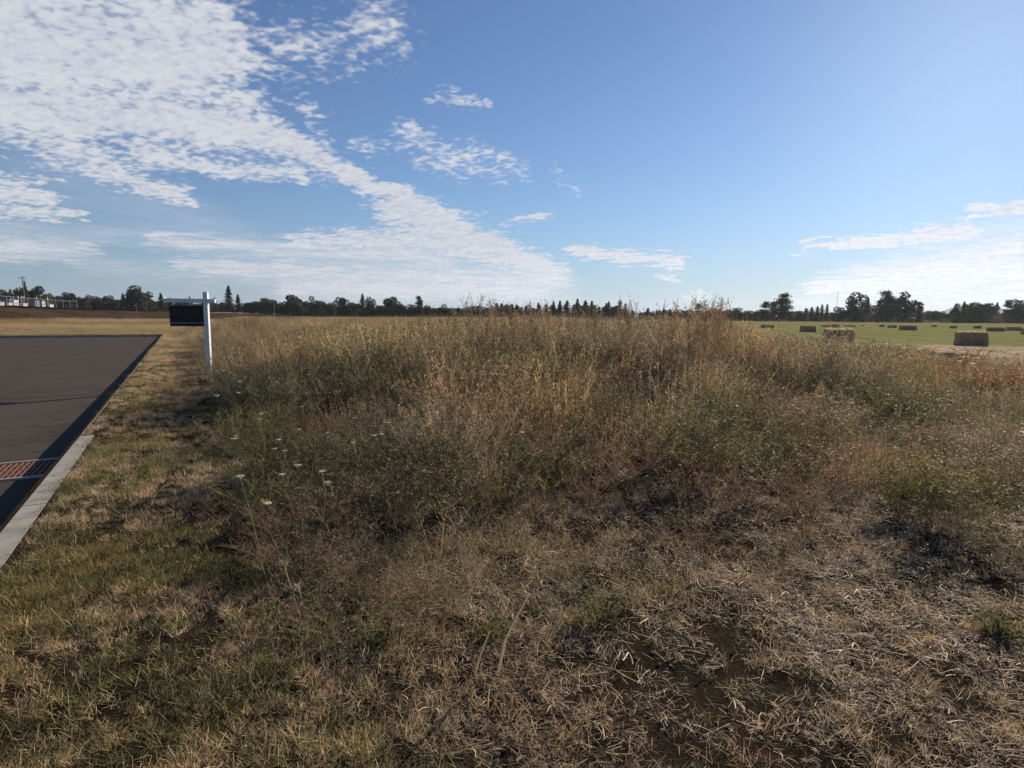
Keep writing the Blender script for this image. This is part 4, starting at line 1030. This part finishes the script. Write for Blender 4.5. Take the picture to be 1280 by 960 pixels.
# --- individually recognisable weed bushes
def bush(px, py, h, w, mk, label, M=None, z=0):
    q = gp(px, py); mb = mk(); o = mb.build('weed_bush', M or Mv, col=True); o.location = q; o.scale = (w, w, h); tag(o, label, 'weed', 'single weed bushes in the lot')
    o.rotation_euler = (0, 0, rnd.uniform(0, 6)); return o
dense_green = lambda: clump_forb(GRN, GRN + GRN + YGR, 42, 12, .30, 13, .038, .008, (35, 85))
grey_green = lambda: clump_forb(GGR, GGR + GGR + GRN, 42, 12, .30, 12, .034, .007, (35, 85))
rusty = lambda: clump_forb(RED, RED, 46, 12, .42, 10, .035, .010, (45, 85))
brownb = lambda: clump_forb(BRN, BRN + RED, 32, 11, .28, 10, .03, .007, (40, 85))
yellowb = lambda: clump_forb(YGR, YGR + GRN, 34, 11, .30, 11, .03, .006, (30, 80))
for a in [(540, 628, .62, 1.15, dense_green, 'dense green weed bush with dark shadow under it at the front of the tall weeds'),
          (805, 575, .90, 1.25, grey_green, 'rounded grey green weed bush amid brown weeds right of centre'),
          (1195, 655, .55, .7, dense_green, 'green upright weed bush in front right, nearest the right edge'),
          (1140, 648, .55, .45, dense_green, 'slim green weed bush just left of the rightmost front bush'),
          (690, 590, .5, .8, grey_green, 'low grey green weed bush at centre front of the tall weeds'),
          (745, 735, .26, .6, yellowb, 'low feathery yellow green weed on the straw below centre'),
          (470, 790, .30, .6, yellowb, 'feathery olive weed at the bottom left of centre'),
          (1185, 492, .95, 1.7, rusty, 'rust red weed bush below the lone brown bale'),
          (1262, 512, .80, 1.3, rusty, 'rust red weed bush at the right edge below the pale straw patch'),
          (1120, 486, .8, 1.0, brownb, 'dull brown weed bush left of the rust red bush'),
          (505, 505, 1.15, 1.2, dense_green, 'dark green weed bush deep among the weeds left of centre'),
          (905, 560, .75, .9, grey_green, 'grey green weed bush with a dark hollow, right of the rounded bush'),
          (985, 540, .85, .9, yellowb, 'yellow brown weed bush amid the weeds right of centre'),
          (1160, 570, .45, .6, dense_green, 'small green weed in the sparse patch at the right'),
          (1010, 640, .35, .5, brownb, 'small brown weed on bare soil right of centre'),
          (400, 660, .42, .7, brownb, 'bronze weed bush near the mown strip left of centre'),
          (345, 600, .5, .5, dense_green, 'green weed bush at the edge of the mown strip'),
          (890, 625, .42, .8, brownb, 'low brown weed bush in front right of centre'),
          (1255, 700, .35, .45, yellowb, 'thin yellow green weed low at the right edge')]:
    bush(*a)
for px, py, h, w, lab in ((28, 398, .9, 4, 'dark brown weed patch below the white cabinets left of the pale boulder'), (112, 399, .8, 5, 'dark reddish weed patch on the meadow below the end of the wire fence'),
                          (150, 398, .7, 5, 'dark brown weed patch on the meadow midway along the bank'), (95, 402, .8, 3, 'rusty weed clump right of the pale boulder'), (228, 400, .7, 5, 'dark weed patch on the meadow behind the hanging sign')):
    bush(px, py, h, w, brownb, lab)
# more rounded bushes of the same few kinds scattered through the front of the stand
BK = [('grey_green', grey_green(), 'rounded grey green bushy weed mound in the front of the tall weeds'), ('green', dense_green(), 'rounded dark green bushy weed mound in the front of the tall weeds'),
      ('brown', brownb(), 'rounded brown bushy weed mound in the front of the tall weeds'), ('yellow', yellowb(), 'rounded yellowish bushy weed mound in the front of the tall weeds')]
BM = [b.mesh('weed_bush', Mv, col=True) for _, b, _ in BK]
for i, (px, py, h, w, k) in enumerate([(330, 520, .75, 1.0, 0), (380, 545, .6, .8, 3), (430, 575, .6, .9, 2), (455, 530, .8, 1.1, 3), (470, 640, .42, .8, 0), (350, 640, .45, .8, 3), (400, 710, .36, .7, 2), (600, 560, .85, 1.0, 2), (640, 615, .48, .8, 3),
      (660, 545, .95, 1.1, 0), (720, 560, .8, 1.0, 1), (725, 610, .5, .9, 2), (860, 585, .7, 1.0, 3), (930, 600, .55, .9, 0), (960, 560, .8, 1.1, 2), (1040, 575, .7, 1.0, 0), (1020, 530, .9, 1.1, 3), (1085, 610, .5, .9, 2), (1100, 545, .75, 1.1, 1),
      (1215, 590, .6, 1.0, 2), (1265, 610, .55, .9, 0), (1240, 560, .6, 1.0, 3), (560, 535, .95, 1.1, 3), (500, 590, .6, .9, 2), (300, 560, .5, .7, 3), (375, 600, .5, .8, 0), (430, 780, .25, .6, 2), (600, 690, .2, .5, 3), (860, 690, .22, .5, 2), (960, 720, .16, .4, 3)]):
    o = bpy.data.objects.new('weed_bush', BM[k]); COL.objects.link(o); o.location = gp(px, py); o.scale = (w, w, h); o.rotation_euler = (0, 0, rnd.uniform(0, 6.28))
    tag(o, BK[k][2] if py < 670 else BK[k][2].replace('rounded', 'small low').replace('in the front of the tall weeds', 'alone on the straw in front'), 'weed', ('small low ' if py >= 670 else '') + BK[k][0].replace('_', ' ') + ' weed mounds')
def rosette(px, py, R, label, c=GRN):
    mb = MB()
    for i in range(70):
        a = rnd.uniform(0, 6.28); mb.cur = jit(rnd.choice(c), .35); p = Vector((rnd.gauss(0, .02), rnd.gauss(0, .02), 0)); pts = stem_pts(p, V3(a, math.radians(rnd.uniform(15, 70))), R * rnd.uniform(.5, 1.1), 3, .5); mb.ribbon(pts, .004)
        for k in range(7):
            q = pts[1 + k % 3]; mb.leaf(q, V3(rnd.uniform(0, 6.28), rnd.uniform(0, 1.2)), R * .2, R * .055)
    o = mb.build('green_weed', Mgv, col=True); o.location = gp(px, py); tag(o, label, 'weed', 'low green weeds on the straw')
rosette(508, 700, .16, 'dark green low weed in straw left of centre')
rosette(750, 782, .15, 'dark green grassy tuft near the bottom centre, right of a yellow tuft')
rosette(722, 785, .10, 'small yellow green tuft left of the dark grassy tuft', YGR)
rosette(1248, 795, .14, 'green tuft with pale blades low at the right edge')
rosette(612, 800, .14, 'leafy green weed hidden beside the pale bent stalk', GRN)
rosette(475, 805, .14, 'leafy green weed at the foot of the feathery olive weed')
rosette(830, 745, .08, 'tiny green tuft on bare soil right of the low centre weeds')
rosette(1130, 620, .15, 'bright green broad-leaved weed in front of the slim green bush', [(.11, .14, .03)])
rosette(845, 660, .12, 'dark green weed in a shaded hollow at centre right')
# pale bent stalks
def stalk(pix, r_, label, c=(.62, .52, .33), head=None):
    pts = [gp(*pix[0])]; D = pts[0].y
    for (a_, b_, dy) in pix[1:]: pts.append(atd(a_, b_, D + dy))
    o = empty('dry_stalk', pts[0]); tag(o, label, 'stalk', 'pale dry stalks')
    mb = MB(); mb.cur = c; mb.tube([p - pts[0] for p in pts], [r_ * (1 - .5 * i / len(pts)) for i in range(len(pts))], 5); mb.build('stem', Mst_, o, col=True)
    if head:
        mb = MB(); mb.cur = head
        for k in range(40): mb.leaf(pts[-1] - pts[0] + Vector((rnd.gauss(0, .012), rnd.gauss(0, .012), rnd.gauss(0, .008))), V3(rnd.uniform(0, 6.28), rnd.uniform(0, 1.5)), .02, .007)
        mb.build('seed_head', Mv, o, col=True)
stalk([(622, 845), (632, 800, .02), (648, 768, .03), (662, 742, .05)], .006, 'pale straw stalk rising from the bottom edge at centre', (.86, .76, .46))
stalk([(594, 838), (604, 810, 0), (612, 790, .02)], .005, 'thin pale stalk left of the bright stalk at bottom centre')
stalk([(380, 785), (368, 750, .0), (355, 706, .03)], .004, 'bare grey stalk leaning left in front of the bronze weed', (.36, .30, .20), (.34, .28, .18))
stalk([(382, 785), (378, 752, .0), (373, 735, .03)], .003, 'short bare stalk beside the grey leaning stalk', (.36, .30, .20), (.34, .28, .18))
stalk([(358, 668), (345, 640, 0), (331, 628, .03)], .003, 'leaning stalk with a pale seed head at the edge of the mown strip', (.5, .4, .25), (.6, .48, .3))
stalk([(905, 585), (880, 562, .0), (852, 543, .05)], .011, 'thick pale stalk lying diagonally amid the weeds right of centre', (.45, .42, .22), (.5, .46, .22))
stalk([(1085, 690), (1110, 680, .1), (1140, 671, .2)], .005, 'pale stick lying on dark soil at the lower right', (.5, .43, .33))
stalk([(1145, 783), (1160, 780, .03), (1186, 780, .05)], .004, 'pale stem lying flat at the bottom right', (.58, .5, .36))
stalk([(560, 705), (515, 705, .05), (492, 703, .1)], .003, 'horizontal pale stalk ending in a round seed head left of centre', (.5, .42, .28), (.62, .55, .42))
# wild carrot flowers
def carrot(whitec):
    st = MB(); st.cur = (.14, .13, .06); pts = stem_pts(Vector((0, 0, 0)), V3(rnd.uniform(0, 6), math.radians(82)), 1.0, 5, .1); st.tube(pts, [.0026, .0024, .0022, .002, .0018, .0016], 4)
    for k in range(16):
        q = pts[rnd.randrange(1, 5)]; st.cur = jit((.10, .10, .04)); st.ribbon(stem_pts(q, V3(rnd.uniform(0, 6.28), .8), .15, 2), .003)
    um = MB(); c = pts[-1]
    for k in range(60):
        a = rnd.uniform(0, 6.28); rr = .017 * rnd.random() ** .5; um.cur = jit(whitec, .15); q = c + Vector((math.cos(a) * rr, math.sin(a) * rr, .018 - rr * .15))
        if k < 22: um.ribbon([c, q], .0015)
        um.add([q + Vector((.004, 0, rnd.uniform(-.003, .003))), q + Vector((0, .004, 0)), q - Vector((.004, 0, rnd.uniform(-.003, .003))), q - Vector((0, .004, 0))], [(0, 1, 2, 3)])
    return st.mesh('stem', Mgv, col=True), um.mesh('flower_head', Mgv, col=True)
CR = [carrot((.50, .46, .35)) for _ in range(3)]; CB = [carrot((.055, .035, .028)) for _ in range(2)]
fl = [(325, 545), (372, 545), (345, 560), (375, 562), (340, 585), (382, 590), (456, 548), (458, 540), (470, 532), (425, 519), (395, 506), (336, 480), (322, 552), (430, 560), (465, 530), (385, 600), (332, 592),
      (500, 434), (505, 439), (498, 446), (290, 470), (300, 462), (310, 488), (282, 480), (355, 470), (405, 490), (600, 530), (575, 520), (640, 545), (300, 520), (312, 530), (348, 540), (276, 468), (288, 497), (322, 470), (420, 545), (350, 612), (374, 620)]
for i, (a_, b_) in enumerate(fl):
    hgt = .55 if b_ > 500 else .75
    D = (CAMH - hgt) / max(.02, (b_ - (HZ + (a_ - 640) * .008)) / F); D = min(D, 26); tp = atd(a_, b_, D)
    if across(tp.x, tp.y) < LE: D *= .75; tp = atd(a_, b_, D)
    o = empty('wild_carrot', (tp.x, tp.y, 0), rnd.uniform(0, 6)); h = max(.25, tp.z); o.scale = (1.1, 1.1, h)
    um_s = 1.0
    tag(o, 'white flat-topped wild carrot flower on a thin stem among the weeds near the mown strip', 'flower', 'white wild carrot flowers')
    for nm, me_ in zip(('stem', 'flower_head'), CR[i % 3]):
        c_ = bpy.data.objects.new(nm, me_); COL.objects.link(c_); c_.parent = o
for i, (a_, b_) in enumerate([(546, 405), (517, 400), (535, 417), (555, 418), (563, 404), (576, 403), (516, 412), (548, 428), (442, 417), (582, 436), (838, 392), (897, 378), (886, 383)]):
    D = 7.5 + i % 3; tp = atd(a_, b_, D); o = empty('dried_seed_head', (tp.x, tp.y, 0), rnd.uniform(0, 6)); o.scale = (1.15, 1.15, tp.z)
    tag(o, 'dark dried seed head standing above the dry weeds left of centre' if a_ < 700 else 'dark dried seed head against the sky right of centre', 'seed head', 'dark dried seed heads')
    for nm, me_ in zip(('stem', 'flower_head'), CB[i % 2]):
        c_ = bpy.data.objects.new(nm, me_); COL.objects.link(c_); c_.parent = o
# tall bare plumes that break the skyline
def plume():
    mb = MB()
    for s_ in range(7):
        mb.cur = jit((.27, .185, .115)); pts = stem_pts(Vector((rnd.gauss(0, .05), rnd.gauss(0, .05), 0)), V3(rnd.uniform(0, 6.28), math.radians(rnd.uniform(80, 89))), rnd.uniform(.85, 1.02), 6, .05); mb.ribbon(pts, .006)
        for b in range(22):
            t_ = rnd.uniform(.55, 1); j = t_ * 6; i0 = min(int(j), 5); q = pts[i0].lerp(pts[i0 + 1], j - i0); bp = stem_pts(q, V3(rnd.uniform(0, 6.28), math.radians(rnd.uniform(30, 70))), rnd.uniform(.05, .14), 2, 0); mb.ribbon(bp, .003)
            for k in range(6): mb.leaf(bp[0].lerp(bp[-1], rnd.random()), V3(rnd.uniform(0, 6.28), rnd.uniform(0, 1.4)), .020, .009)
    return mb.mesh('tall_plume', Mv, col=True)
PL = [plume() for _ in range(4)]
for i, (a_, b_) in enumerate([(596, 371), (603, 374), (612, 377), (676, 376), (668, 379), (790, 378), (798, 375), (838, 376), (845, 379), (872, 371), (880, 373), (893, 374), (900, 374), (908, 378), (885, 379), (862, 380), (640, 381), (560, 388), (655, 382), (720, 384), (745, 384)]):
    D = 8.2 + (i * 7 % 5) * .6; tp = atd(a_, b_, D); o = bpy.data.objects.new('weed_plume', PL[i % 4]); COL.objects.link(o); o.location = (tp.x, tp.y, 0); o.scale = (1, 1, tp.z); o.rotation_euler = (0, 0, rnd.uniform(0, 6))
    tag(o, 'tall bare branching weed plume breaking the skyline ' + ('left of centre' if a_ < 640 else 'at centre' if a_ < 760 else 'right of centre'), 'weed', 'tall weed plumes against the sky')

# ------------------------------------------------------------------ haze
Mz = bpy.data.materials.new('air_haze'); Mz.use_nodes = True; T = NT(Mz.node_tree)
pv = T.n('ShaderNodeVolumePrincipled'); pv.inputs['Color'].default_value = (.80, .88, 1.0, 1); pv.inputs['Density'].default_value = 0.00008; pv.inputs['Anisotropy'].default_value = .3
Mz.node_tree.links.new(pv.outputs[0], T.n('ShaderNodeOutputMaterial').inputs['Volume'])
mb = MB(); mb.box((0, 0, 82), (24000, 12000, 168)); hz = mb.build('haze', Mz); tag(hz, 'thin pale summer haze over the fields and far trees', 'haze', kind='stuff')
